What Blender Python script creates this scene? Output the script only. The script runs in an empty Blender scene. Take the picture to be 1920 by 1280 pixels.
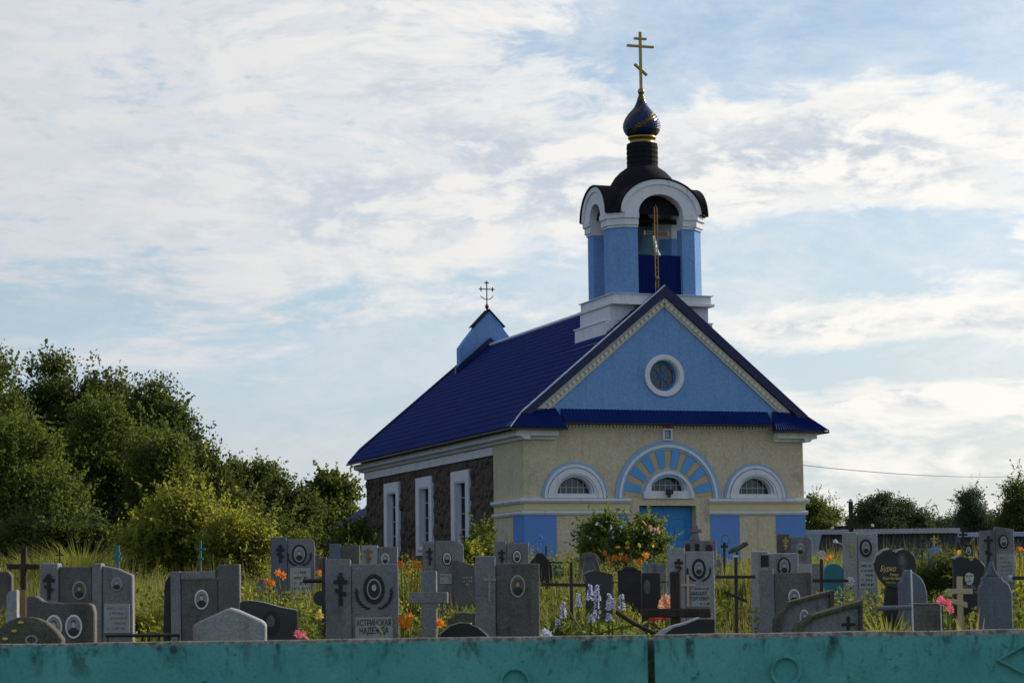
import bpy, bmesh, math, random
import numpy as np
from mathutils import Vector, Matrix, noise as mnoise
from mathutils.geometry import tessellate_polygon
random.seed(7); RNG = np.random.default_rng(11)
SC = bpy.context.scene; COL = SC.collection
R = math.radians; PI = math.pi

# ------------------------------------------------------------------ camera, sky, sun, exposure
F, PITCH, ROLL, EZ = 4253.98, 0.111, 0.0122, 1.7       # focal length in photo pixels (1920 wide), eye height
cp, sp, cr, sr = math.cos(PITCH), math.sin(PITCH), math.cos(ROLL), math.sin(ROLL)
Rt, Fw, Up = Vector((1,0,0)), Vector((0,cp,sp)), Vector((0,-sp,cp))
cam = bpy.data.cameras.new('camera'); camo = bpy.data.objects.new('camera', cam); COL.objects.link(camo)
ax, az = Rt*cr - Up*sr, Rt*sr + Up*cr
mw = Matrix((ax, az, -Fw)).transposed().to_4x4(); mw.translation = (0,0,EZ); camo.matrix_world = mw
cam.sensor_width = 36; cam.lens = F/1920*36; cam.clip_start = .5; cam.clip_end = 6000
cam.dof.use_dof = True; cam.dof.focus_distance = 60; cam.dof.aperture_fstop = 9
SC.camera = camo
SUN_AZ, SUN_EL = 58.0, 23.0                              # azimuth clockwise from +Y (the view direction), elevation
world = bpy.data.worlds.new('World'); SC.world = world; world.use_nodes = True
SKY_STRENGTH = 0.1
SUN_POWER = 4.6
EXPOSURE = 0.0
SC.view_settings.view_transform = 'Standard'; SC.view_settings.look = 'None'
SC.view_settings.exposure = EXPOSURE; SC.view_settings.gamma = 1; SC.view_settings.use_curve_mapping = False

class NT:
    """small helper to write node trees"""
    def __init__(s, tree): s.t = tree; s.n = tree.nodes; s.l = tree.links
    def node(s, typ, **kw):
        n = s.n.new(typ)
        for k, v in kw.items(): setattr(n, k, v)
        return n
    def put(s, sock, v):
        if v is None: return
        if isinstance(v, bpy.types.NodeSocket): s.l.new(v, sock)
        else:
            if sock.type == 'RGBA' and len(v) == 3: v = (*v, 1)
            sock.default_value = v
    def math(s, op, a, b=None, c=None, clamp=False):
        n = s.node('ShaderNodeMath', operation=op, use_clamp=clamp)
        for i, v in enumerate((a, b, c)):
            if v is not None: s.put(n.inputs[i], v)
        return n.outputs[0]
    def vmath(s, op, a, b=None):
        n = s.node('ShaderNodeVectorMath', operation=op); s.put(n.inputs[0], a)
        if b is not None: s.put(n.inputs[1], b)
        return n.outputs['Value'] if op in ('DOT_PRODUCT', 'LENGTH') else n.outputs[0]
    def noise(s, vec, scale, detail=4, rough=.55, dist=0, lac=2.0):
        n = s.node('ShaderNodeTexNoise'); s.put(n.inputs['Vector'], vec)
        n.inputs['Scale'].default_value = scale; n.inputs['Detail'].default_value = detail
        n.inputs['Roughness'].default_value = rough; n.inputs['Distortion'].default_value = dist
        n.inputs['Lacunarity'].default_value = lac
        return n.outputs['Fac']
    def smooth(s, v, a, b):
        n = s.node('ShaderNodeMapRange', interpolation_type='SMOOTHSTEP')
        s.put(n.inputs[0], v); n.inputs[1].default_value = a; n.inputs[2].default_value = b
        return n.outputs[0]
    def mix(s, f, a, b, blend='MIX'):
        n = s.node('ShaderNodeMix', data_type='RGBA', blend_type=blend)
        s.put(n.inputs['Factor'], f); s.put(n.inputs[6], a); s.put(n.inputs[7], b)
        return n.outputs[2]
    def ramp(s, f, stops):
        n = s.node('ShaderNodeValToRGB'); s.put(n.inputs[0], f); e = n.color_ramp.elements
        while len(e) < len(stops): e.new(.5)
        for q, (p, c) in zip(e, stops): q.position = p; q.color = (*c, 1)
        return n.outputs[0]

def make_sky():
    t = NT(world.node_tree); t.n.clear()
    sky = t.node('ShaderNodeTexSky', sky_type='NISHITA', sun_disc=False)
    sky.sun_elevation = R(SUN_EL); sky.sun_rotation = R(SUN_AZ)
    sky.air_density = 1.0; sky.dust_density = 1.6; sky.ozone_density = 1.2
    d = t.node('ShaderNodeTexCoord').outputs['Generated']
    sx = t.node('ShaderNodeSeparateXYZ'); t.put(sx.inputs[0], d)
    z = sx.outputs[2]
    el = t.math('MAXIMUM', z, 0.0)
    # cloud deck seen at a low angle: stretched sideways, finer towards the horizon
    st = t.node('ShaderNodeCombineXYZ'); t.put(st.inputs[0], sx.outputs[0]); t.put(st.inputs[1], sx.outputs[1])
    t.put(st.inputs[2], t.math('MULTIPLY', t.math('POWER', t.math('ADD', el, .02), .8), 2.5))
    p = t.vmath('ADD', st.outputs[0], (2.31, 0.74, 1.2))
    warp = t.node('ShaderNodeTexNoise'); t.put(warp.inputs['Vector'], p); warp.inputs['Scale'].default_value = 7; warp.inputs['Detail'].default_value = 2
    w2 = t.vmath('MULTIPLY', t.vmath('SUBTRACT', warp.outputs['Color'], (.5,.5,.5)), (.10,.10,.05))
    q = t.vmath('ADD', p, w2)
    big = t.noise(p, 5.0, 2, .5)
    n1 = t.math('ADD', t.math('MULTIPLY', t.noise(q, 14, 6, .58, .1), .62), t.math('MULTIPLY', t.noise(q, 36, 8, .62, .15), .38))
    n2 = t.noise(q, 95, 5, .62)
    # where the banks lie (directions in the sky), a broad one and streaks low on the right
    def bank(azd, eld, wa, we, k):
        v = Vector((math.sin(R(azd))*math.cos(R(eld)), math.cos(R(azd))*math.cos(R(eld)), math.sin(R(eld))))
        dx = t.math('MULTIPLY', t.math('SUBTRACT', sx.outputs[0], v.x), 1/math.sin(R(wa)))
        dz = t.math('MULTIPLY', t.math('SUBTRACT', z, v.z), 1/math.sin(R(we)))
        dy = t.math('MULTIPLY', t.math('SUBTRACT', sx.outputs[1], v.y), 4)
        r2 = t.math('ADD', t.math('ADD', t.math('MULTIPLY', dx, dx), t.math('MULTIPLY', dz, dz)), t.math('MULTIPLY', dy, dy))
        return t.math('MULTIPLY', t.math('EXPONENT', t.math('MULTIPLY', r2, -1)), k)
    acc = t.math('MULTIPLY', t.math('SUBTRACT', big, .5), .55)
    for a in BANKS: acc = t.math('ADD', acc, bank(*a))
    dens = t.math('ADD', t.math('ADD', t.math('MULTIPLY', n1, 1.15), t.math('MULTIPLY', n2, .20)), acc)
    streak = t.noise(t.vmath('MULTIPLY', q, (1,1,4.5)), 8, 5, .6)
    dens = t.math('ADD', dens, t.math('MULTIPLY', t.math('SUBTRACT', streak, .5), .16))
    cover = t.smooth(dens, .64, .86)
    thick = t.smooth(dens, .74, 1.0)
    veil = t.math('MULTIPLY', t.smooth(t.math('ADD', t.math('MULTIPLY', t.math('SUBTRACT', 1, el), .55), t.math('MULTIPLY', big, .5)), .35, 1.0), .62)
    hz = t.math('POWER', t.math('SUBTRACT', 1, t.math('MINIMUM', t.math('MULTIPLY', el, 3.5), 1)), 2.5)
    sd = Vector((math.sin(R(SUN_AZ))*math.cos(R(SUN_EL)), math.cos(R(SUN_AZ))*math.cos(R(SUN_EL)), math.sin(R(SUN_EL))))
    glow = t.smooth(t.vmath('DOT_PRODUCT', d, tuple(sd)), .25, .72)       # clouds are brighter on the sun's side
    base = t.mix(veil, t.vmath('MULTIPLY', sky.outputs[0], SKY_TINT), VEIL)
    base = t.mix(t.math('MULTIPLY', hz, .80), base, t.mix(glow, HORIZON_FAR, HORIZON))
    lit = t.mix(glow, CLOUD_FAR, CLOUD_LIT)
    q3 = t.vmath('ADD', q, (.014,.012,-.014))
    n3 = t.math('ADD', t.math('MULTIPLY', t.noise(q3, 14, 6, .58, .1), .62), t.math('MULTIPLY', t.noise(q3, 36, 8, .62, .15), .38))      # the same deck looked up a step towards the sun
    shade = t.mix(t.smooth(t.math('SUBTRACT', n3, n1), -.085, .075), lit, CLOUD_SHADE)
    cl = t.mix(thick, lit, shade)
    cirrus = t.smooth(t.math('ADD', t.noise(t.vmath('MULTIPLY', q, (1,1,.7)), 9, 6, .65), t.math('MULTIPLY', n2, .18)), .46, .82)
    base = t.mix(t.math('MULTIPLY', cirrus, .45), base, lit)
    out = t.mix(t.math('MULTIPLY', cover, .93), base, cl)
    bg = t.node('ShaderNodeBackground'); t.put(bg.inputs[0], out); bg.inputs[1].default_value = SKY_STRENGTH
    o = t.node('ShaderNodeOutputWorld'); t.l.new(bg.outputs[0], o.inputs[0])
SKY_TINT = (1.15, 1.22, 1.28)
VEIL = (5.1, 7.2, 9.5); HORIZON = (7.6, 7.4, 6.9); HORIZON_FAR = (4.5, 5.5, 6.6); CLOUD_LIT = (10.3, 9.95, 9.4); CLOUD_FAR = (6.6, 6.7, 6.95); CLOUD_SHADE = (5.8, 6.4, 7.2)
BANKS = [(-8,10,9,3.6,.20), (3,10.5,7,2.6,.20), (9,11.2,5,2.0,.30), (-3,14.2,6,2.2,.16), (9.5,6.6,5,.55,.34), (10.5,4.6,4,.5,.28), (8,8.6,6,.9,-.22), (11,5.6,4,.4,-.15), (-6,4.0,10,2.4,-.26), (10.5,14.6,5.5,1.9,-.34),(4.6,13.6,2.2,1.2,-.22), (2,8.3,5,1.0,-.10)]
make_sky()
sun = bpy.data.lights.new('sun', 'SUN'); sun.energy = SUN_POWER; sun.angle = R(.6); sun.color = (1, .90, .74)
suno = bpy.data.objects.new('sun', sun); COL.objects.link(suno)
sdir = Vector((math.sin(R(SUN_AZ))*math.cos(R(SUN_EL)), math.cos(R(SUN_AZ))*math.cos(R(SUN_EL)), math.sin(R(SUN_EL))))
suno.rotation_euler = sdir.to_track_quat('Z', 'Y').to_euler()

# ------------------------------------------------------------------ helpers
def at(px, py, D):
    """where the sight line through photo pixel (px, py) reaches the distance D"""
    a, b = px-960, py-640
    x, y = a*cr - b*sr, a*sr + b*cr
    v = Rt*x + Fw*F + Up*(-y)
    v *= D/v.y
    return Vector((v.x, v.y, v.z+EZ))
def gz(x, y):
    """height of the ground: it climbs from the fence to the church"""
    k = np.interp(y, [-200, 11, 14, 24, 40, 72, 120, 300, 1200], [-1.7, -1.6, -1.5, -1.1, -.62, .32, .4, .2, -1.5])
    return float(k + EZ + .06*math.sin(x*.7+y*.3) + .04*math.sin(x*1.9-y*.8))
def tag(o, label=None, cat=None, group=None, kind=None):
    if label: o['label'] = label
    if cat: o['category'] = cat
    if group: o['group'] = group
    if kind: o['kind'] = kind
    return o
def thing(name, label, cat, loc=(0,0,0), rz=0, group=None):
    o = bpy.data.objects.new(name, None); COL.objects.link(o); o.empty_display_size = .2
    o.location = loc; o.rotation_euler = (0,0,rz)
    return tag(o, label, cat, group)
class MB:
    """collects faces; build() links them as one mesh object"""
    def __init__(s, off=(0,0,0)): s.v = []; s.f = []; s.off = off
    def add(s, vs, fs):
        n = len(s.v); o = s.off
        s.v += [(v[0]+o[0], v[1]+o[1], v[2]+o[2]) for v in vs]; s.f += [tuple(i+n for i in f) for f in fs]; return s
    def box(s, x0, x1, y0, y1, z0, z1):
        return s.add([(x0,y0,z0),(x1,y0,z0),(x1,y1,z0),(x0,y1,z0),(x0,y0,z1),(x1,y0,z1),(x1,y1,z1),(x0,y1,z1)],
                     [(0,3,2,1),(4,5,6,7),(0,1,5,4),(1,2,6,5),(2,3,7,6),(3,0,4,7)])
    def prism(s, outer, d0, d1, holes=(), plane='xz'):
        """flat shape in a plane pushed from d0 to d1; holes are cut through"""
        def P(a, b, d): return (a,d,b) if plane == 'xz' else (d,a,b) if plane == 'yz' else (a,b,d)
        loops = [list(outer)] + [list(h) for h in holes]
        flat = [p for l in loops for p in l]
        tri = tessellate_polygon([[Vector((p[0],p[1],0)) for p in l] for l in loops]) if (holes or len(outer) > 4) else None
        n = len(flat)
        vs = [P(p[0],p[1],d0) for p in flat] + [P(p[0],p[1],d1) for p in flat]
        fs = []
        if tri:
            for t_ in tri: fs += [tuple(t_), tuple(i+n for i in reversed(t_))]
        else: fs += [tuple(range(n)), tuple(reversed(range(n, 2*n)))]
        k = 0
        for l in loops:
            m = len(l)
            for i in range(m): a, b = k+i, k+(i+1) % m; fs.append((a, b, b+n, a+n))
            k += m
        return s.add(vs, fs)
    def tube(s, pts, r, n=8, cap=True):
        pts = [Vector(p) for p in pts]; rs = r if isinstance(r, (list, tuple)) else [r]*len(pts)
        vs, fs = [], []
        for i, p in enumerate(pts):
            d = (pts[min(i+1,len(pts)-1)] - pts[max(i-1,0)]).normalized()
            a = d.cross(Vector((0,0,1)) if abs(d.z) < .9 else Vector((0,1,0))).normalized(); b = d.cross(a)
            vs += [tuple(p + (a*math.cos(q)+b*math.sin(q))*rs[i]) for q in (2*PI*k/n for k in range(n))]
        for i in range(len(pts)-1):
            for k in range(n): a, b = i*n+k, i*n+(k+1) % n; fs.append((a, b, b+n, a+n))
        if cap: fs += [tuple(reversed(range(n))), tuple(range(len(vs)-n, len(vs)))]
        return s.add(vs, fs)
    def lathe(s, prof, n=24, c=(0,0)):
        vs = [(c[0]+r*math.cos(2*PI*k/n), c[1]+r*math.sin(2*PI*k/n), z) for r, z in prof for k in range(n)]
        fs = [(i*n+k, i*n+(k+1) % n, (i+1)*n+(k+1) % n, (i+1)*n+k) for i in range(len(prof)-1) for k in range(n)]
        if prof[0][0] > 1e-4: fs.append(tuple(reversed(range(n))))
        if prof[-1][0] > 1e-4: fs.append(tuple(range(len(vs)-n, len(vs))))
        return s.add(vs, fs)
    def build(s, name, mat, parent=None, bevel=0, smooth=False, loc=None, label=None, kind=None, fix=True):
        me = bpy.data.meshes.new(name); me.from_pydata(s.v, [], s.f)
        if fix or bevel:
            bm = bmesh.new(); bm.from_mesh(me); bmesh.ops.recalc_face_normals(bm, faces=bm.faces)
            if bevel:
                es = [e for e in bm.edges if len(e.link_faces) == 2 and e.calc_face_angle(0) > .6]
                bmesh.ops.bevel(bm, geom=es, offset=bevel, segments=1, affect='EDGES', clamp_overlap=True)
            bm.to_mesh(me); bm.free()
        if smooth: me.shade_smooth()
        me.materials.append(mat)
        o = bpy.data.objects.new(name, me); COL.objects.link(o)
        if parent: o.parent = parent
        if loc: o.location = loc
        return tag(o, label, kind=kind)
def raw(name, verts, faces_n, mat, parent=None, kind=None, label=None):
    """fast mesh from an array of quads/tris: verts (n*k,3)"""
    k = faces_n; nv = len(verts); nf = nv//k
    me = bpy.data.meshes.new(name); me.vertices.add(nv); me.vertices.foreach_set('co', np.asarray(verts, np.float32).ravel())
    me.loops.add(nv); me.loops.foreach_set('vertex_index', np.arange(nv, dtype=np.int32))
    me.polygons.add(nf); me.polygons.foreach_set('loop_start', np.arange(0, nv, k, dtype=np.int32))
    me.update(calc_edges=True); me.materials.append(mat)
    o = bpy.data.objects.new(name, me); COL.objects.link(o)
    if parent: o.parent = parent
    return tag(o, label, kind=kind)
def arc(cx, cz, rx, rz, a0, a1, n=20): return [(cx+rx*math.cos(a0+(a1-a0)*i/n), cz+rz*math.sin(a0+(a1-a0)*i/n)) for i in range(n+1)]
def ring(cx, cz, r0x, r0z, r1x, r1z, a0=0, a1=PI, n=24): return arc(cx,cz,r1x,r1z,a0,a1,n) + arc(cx,cz,r0x,r0z,a1,a0,n)

# ------------------------------------------------------------------ materials
def mat(name, cols, scale=4, rough=.85, bump=.25, bscale=40, spec=.25, metallic=0, detail=6, stain=None, stretch=None, fine=0, streak=0):
    """cols: two or three colours spread by noise; stain: (colour, amount, scale) dirt with a shape of its own"""
    m = bpy.data.materials.new(name); m.use_nodes = True; t = NT(m.node_tree); b = t.n['Principled BSDF']
    pos = t.node('ShaderNodeNewGeometry').outputs['Position']
    if stretch: pos = t.vmath('MULTIPLY', pos, stretch)
    f = t.noise(pos, scale, detail, .6)
    c = t.ramp(f, [(.32+.36*i/max(1,len(cols)-1), q) for i, q in enumerate(cols)])
    if fine:
        g = t.noise(pos, bscale*1.7, 2, .5)
        c = t.mix(t.math('MULTIPLY', t.smooth(g, .35, .65), fine), c, t.mix(1, c, (.3,.3,.3), 'MULTIPLY'))
    if streak:
        sv = t.smooth(t.noise(t.vmath('MULTIPLY', pos, (3.2,3.2,.22)), 1.6, 5, .62), .52, .74)
        c = t.mix(t.math('MULTIPLY', sv, streak), c, t.mix(1, c, (.52,.50,.47), 'MULTIPLY'))
    if stain:
        sf = t.smooth(t.noise(pos, stain[2], 8, .68, .4), .62-stain[1]*.3, .78-stain[1]*.3)
        c = t.mix(t.math('MULTIPLY', sf, .85), c, stain[0])
    t.put(b.inputs['Base Color'], c); b.inputs['Roughness'].default_value = rough
    b.inputs['Specular IOR Level'].default_value = spec; b.inputs['Metallic'].default_value = metallic
    if bump:
        bn = t.node('ShaderNodeBump'); bn.inputs['Strength'].default_value = bump; bn.inputs['Distance'].default_value = .02
        t.put(bn.inputs['Height'], t.noise(pos, bscale, 4, .6)); t.l.new(bn.outputs[0], b.inputs['Normal'])
    return m
def leafmat(name, c1, c2, trans, scale=.5, mixf=.45):
    m = bpy.data.materials.new(name); m.use_nodes = True; t = NT(m.node_tree); t.n.clear()
    pos = t.node('ShaderNodeNewGeometry').outputs['Position']
    f = t.math('ADD', t.math('MULTIPLY', t.noise(pos, scale, 2), .65), t.math('MULTIPLY', t.noise(pos, scale*14, 2), .35))
    f = t.smooth(f, .36, .64)
    d = t.node('ShaderNodeBsdfPrincipled'); t.put(d.inputs['Base Color'], t.mix(f, c1, c2)); d.inputs['Roughness'].default_value = .6
    d.inputs['Specular IOR Level'].default_value = .18
    tr = t.node('ShaderNodeBsdfTranslucent'); t.put(tr.inputs[0], t.mix(f, tuple(q*.8 for q in trans), trans))
    mx = t.node('ShaderNodeMixShader'); mx.inputs[0].default_value = mixf
    t.l.new(d.outputs[0], mx.inputs[1]); t.l.new(tr.outputs[0], mx.inputs[2])
    o = t.node('ShaderNodeOutputMaterial'); t.l.new(mx.outputs[0], o.inputs[0]); return m
M = {}
M['cream'] = mat('cream_render', [(.545,.465,.335),(.63,.545,.40),(.58,.49,.35)], 1.2, .95, .9, 8.5, .15, stain=((.34,.30,.24),.2,1.3), fine=.24, streak=.45)
M['blue_wall'] = mat('blue_render', [(.175,.335,.645),(.195,.36,.68)], 1.0, .95, .8, 8, .15, stain=((.16,.26,.50),.10,1.1), fine=.2, streak=.35)
M['blue_panel'] = mat('blue_paint', [(.12,.26,.61),(.135,.285,.65)], 1.0, .9, .4, 24, .15, fine=.1)
M['white'] = mat('white_trim', [(.64,.66,.74),(.72,.73,.78)], 1.5, .85, .3, 18, .2, stain=((.34,.33,.33),.12,2.5), streak=.4)
M['blue_edge'] = mat('pale_blue_edge', [(.24,.40,.62),(.28,.44,.66)], 2, .9, .3, 20, .2)
M['ray'] = mat('sky_blue_paint', [(.10,.34,.70),(.12,.37,.74)], 2, .85, .4, 24, .2)
M['ochre'] = mat('ochre_render', [(.50,.37,.24),(.49,.40,.27)], 3, .95, .6, 26, .15)
M['band'] = mat('cornice_ochre', [(.58,.50,.28),(.64,.55,.33)], 3, .95, .5, 26, .15)
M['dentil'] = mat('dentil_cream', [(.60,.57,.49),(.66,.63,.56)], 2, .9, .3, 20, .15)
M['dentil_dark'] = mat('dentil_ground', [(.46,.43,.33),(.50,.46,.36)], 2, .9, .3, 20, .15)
M['roof'] = mat('blue_metal_tile', [(.004,.015,.105),(.006,.019,.128),(.004,.016,.112)], .5, .62, .05, 10, .07, streak=.3)
M['fascia'] = mat('dark_blue_sheet', [(.006,.010,.065),(.009,.014,.085)], 1.2, .45, .05, 10, .35)
M['ridge'] = mat('pale_ridge_strip', [(.55,.58,.68),(.62,.66,.74)], 2, .5, .05, 10, .4)
M['flash'] = mat('zinc_flashing', [(.45,.48,.55),(.55,.58,.64)], 3, .4, .1, 10, .5, .6)
M['shingle'] = mat('brown_black_shingle', [(.010,.010,.014),(.017,.015,.019),(.012,.012,.017)], 6, .9, .6, 14, .12)
M['gold'] = mat('gilded_metal', [(.26,.185,.05),(.32,.23,.065)], 4, .4, .05, 10, .5, 1)
M['dull_gold'] = mat('dull_gold', [(.10,.07,.02),(.14,.10,.03)], 5, .4, .05, 10, .4, .8)
M['dome_blue'] = mat('dome_blue_metal', [(.004,.014,.065),(.006,.02,.09)], 5, .3, .05, 10, .45, .3)
M['copper'] = mat('bronze_cross', [(.30,.15,.06),(.36,.21,.08)], 6, .4, .05, 10, .5, .8)
M['iron'] = mat('black_iron', [(.012,.012,.014),(.03,.026,.024)], 12, .5, .15, 40, .4)
M['door'] = mat('blue_door_paint', [(.035,.22,.56),(.045,.25,.60)], 2, .55, .15, 20, .35)
M['glass'] = mat('dark_glass', [(.02,.025,.03),(.03,.035,.045)], .8, .08, 0, 10, .6)
M['glass_blue'] = mat('blue_grey_glass', [(.014,.026,.05),(.02,.034,.06)], .8, .6, 0, 10, .04)
M['muntin'] = mat('pale_muntin', [(.42,.44,.48),(.48,.50,.54)], 3, .7, 0)
M['muntin_blue'] = mat('blue_muntin', [(.03,.16,.38),(.04,.19,.44)], 3, .6, 0)
M['stonewall'] = mat('dark_fieldstone', [(.045,.032,.03),(.09,.064,.052),(.14,.105,.085),(.07,.058,.058)], 2.4, .9, .7, 16, .25, fine=.4)
M['mortar'] = mat('mortar', [(.075,.06,.052),(.11,.09,.075)], 3, .95, .6, 18, .1)
M['teal_fence'] = None
M['granite'] = mat('grey_terrazzo', [(.19,.187,.20),(.26,.256,.272)], 2.0, .85, .5, 27, .25, stain=((.11,.10,.09),.30,1.7), fine=.34, streak=.8)
M['granite_l'] = mat('light_terrazzo', [(.29,.29,.315),(.37,.37,.39)], 2.0, .85, .45, 27, .25, stain=((.20,.19,.17),.24,1.8), fine=.3, streak=.7)
M['granite_d'] = mat('dark_terrazzo', [(.115,.105,.10),(.17,.16,.15)], 2.2, .85, .5, 27, .25, stain=((.055,.05,.042),.30,1.9), fine=.36, streak=.7)
M['granite_b'] = mat('blue_grey_stone', [(.12,.135,.175),(.16,.178,.22)], 2.0, .8, .35, 27, .25, stain=((.12,.12,.13),.2,2.0), fine=.25, streak=.6)
M['black'] = mat('black_polished_stone', [(.010,.010,.012),(.016,.015,.017)], 3, .28, .03, 30, .5)
M['black_m'] = mat('black_weathered_stone', [(.02,.02,.022),(.04,.037,.036)], 3, .75, .3, 30, .25)
M['concrete'] = mat('weathered_concrete', [(.16,.155,.15),(.23,.22,.21)], 3, .95, .6, 30, .15, stain=((.08,.08,.065),.25,2.0), fine=.5)
M['moss'] = mat('mossy_concrete', [(.09,.085,.065),(.15,.14,.11)], 3, .95, .7, 30, .1, stain=((.07,.08,.03),.25,2.6), fine=.5)
M['engrave'] = mat('dark_engraving', [(.028,.027,.03),(.045,.042,.044)], 5, .9, .1)
M['plate'] = mat('pale_plate', [(.30,.31,.32),(.37,.37,.38)], 3, .8, .2, 40, .25, stain=((.2,.2,.18),.12,3))
M['white_enamel'] = mat('white_enamel', [(.66,.66,.66),(.74,.74,.74)], 4, .4, .02)
M['photo'] = mat('photo_grey', [(.20,.20,.20),(.28,.28,.28)], 9, .4, 0)
M['photo_w'] = mat('photo_warm', [(.10,.08,.06),(.17,.13,.10)], 9, .4, 0)
M['face'] = mat('photo_face', [(.30,.29,.28),(.62,.60,.58)], 34, .45, 0)
M['face_w'] = mat('photo_face_warm', [(.36,.24,.17),(.46,.31,.23)], 22, .45, 0)
M['suit'] = mat('photo_dark', [(.02,.02,.022),(.05,.048,.05)], 12, .5, 0)
M['teal'] = mat('teal_paint', [(.025,.155,.18),(.035,.19,.215)], 5, .6, .2, 30, .3, stain=((.03,.12,.14),.12,4))
M['blue_paint'] = mat('bright_blue_paint', [(.06,.20,.55),(.08,.25,.62)], 5, .6, .2, 30, .3)
M['silver'] = mat('silver_paint', [(.42,.43,.46),(.55,.56,.58)], 6, .4, .1, 30, .5, .5)
M['wood'] = mat('weathered_dark_wood', [(.03,.024,.02),(.06,.047,.038)], 7, .9, .4, 26, .15, stretch=(6,6,1))
M['boards'] = mat('grey_blue_boards', [(.13,.17,.22),(.17,.21,.27)], 3, .8, .2, 20, .15)
M['wood_b'] = mat('brown_wood', [(.22,.12,.055),(.30,.17,.08)], 7, .8, .4, 26, .2, stretch=(6,6,1))
M['gilt'] = mat('gold_lettering', [(.62,.42,.12),(.70,.50,.18)], 8, .5, 0)
M['gilt_dull'] = mat('ochre_paint', [(.38,.30,.06),(.46,.36,.09)], 8, .7, 0)
M['grass'] = leafmat('meadow_grass', (.075,.10,.022), (.15,.16,.04), (.28,.30,.055), .35, .5)
M['dry'] = leafmat('dry_grass', (.13,.12,.04), (.20,.17,.065), (.30,.26,.08), .5, .45)
M['leaf_d'] = leafmat('dark_foliage', (.028,.044,.012), (.065,.085,.02), (.15,.185,.03), .3, .42)
M['leaf_m'] = leafmat('green_foliage', (.036,.056,.014), (.09,.115,.024), (.19,.235,.035), .3, .45)
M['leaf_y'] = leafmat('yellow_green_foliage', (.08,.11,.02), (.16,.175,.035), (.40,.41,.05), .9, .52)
M['leaf_h'] = leafmat('hazed_green_foliage', (.045,.065,.045), (.08,.10,.065), (.12,.15,.08), .2, .35)  # haze of the distance put into the leaf colour, greyer and paler
M['leaf_g'] = leafmat('hazed_dark_foliage', (.035,.05,.028), (.06,.08,.04), (.11,.14,.05), .2, .35)  # dark leaves with a little distance haze mixed into the colour
M['leaf_r'] = leafmat('rose_foliage', (.05,.085,.02), (.11,.15,.035), (.24,.30,.05), 1.4, .45)
M['bark'] = mat('bark', [(.06,.045,.035),(.11,.085,.065)], 6, .95, .7, 20, .1, stretch=(3,3,.6))
M['orange'] = leafmat('orange_petals', (.70,.16,.02), (.80,.28,.03), (.85,.30,.04), 9, .4)
M['peach'] = leafmat('peach_petals', (.80,.38,.24), (.85,.50,.34), (.85,.5,.34), 9, .35)
M['pink'] = leafmat('pink_petals', (.75,.10,.22), (.85,.25,.36), (.85,.25,.35), 9, .35)
M['red'] = leafmat('red_petals', (.50,.03,.03), (.62,.07,.05), (.6,.08,.05), 9, .35)
M['yellow'] = leafmat('yellow_petals', (.75,.55,.08), (.85,.7,.2), (.8,.65,.15), 9, .35)
M['whitefl'] = leafmat('white_lavender_petals', (.36,.38,.66), (.74,.74,.84), (.6,.62,.8), 26, .35)
M['bluefl'] = leafmat('blue_cloth', (.05,.09,.35), (.10,.17,.5), (.1,.15,.45), 9, .2)
M['shed'] = mat('dark_corrugated_sheet', [(.035,.045,.055),(.055,.065,.075)], .6, .7, .1, 10, .25)
M['asbestos'] = mat('pale_corrugated_roofing', [(.30,.32,.36),(.38,.40,.44)], 2, .8, .2, 14, .2)
M['paleblue'] = mat('pale_blue_sheet', [(.26,.34,.46),(.32,.40,.52)], 2, .6, .1, 14, .3)
M['soil'] = mat('grassy_ground', [(.045,.055,.018),(.085,.09,.03),(.12,.11,.05)], 1.5, .95, .8, 9, .1)
M['bronze'] = mat('green_bronze', [(.07,.17,.19),(.11,.23,.25)], 5, .6, .1, 14, .3, .15)
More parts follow.
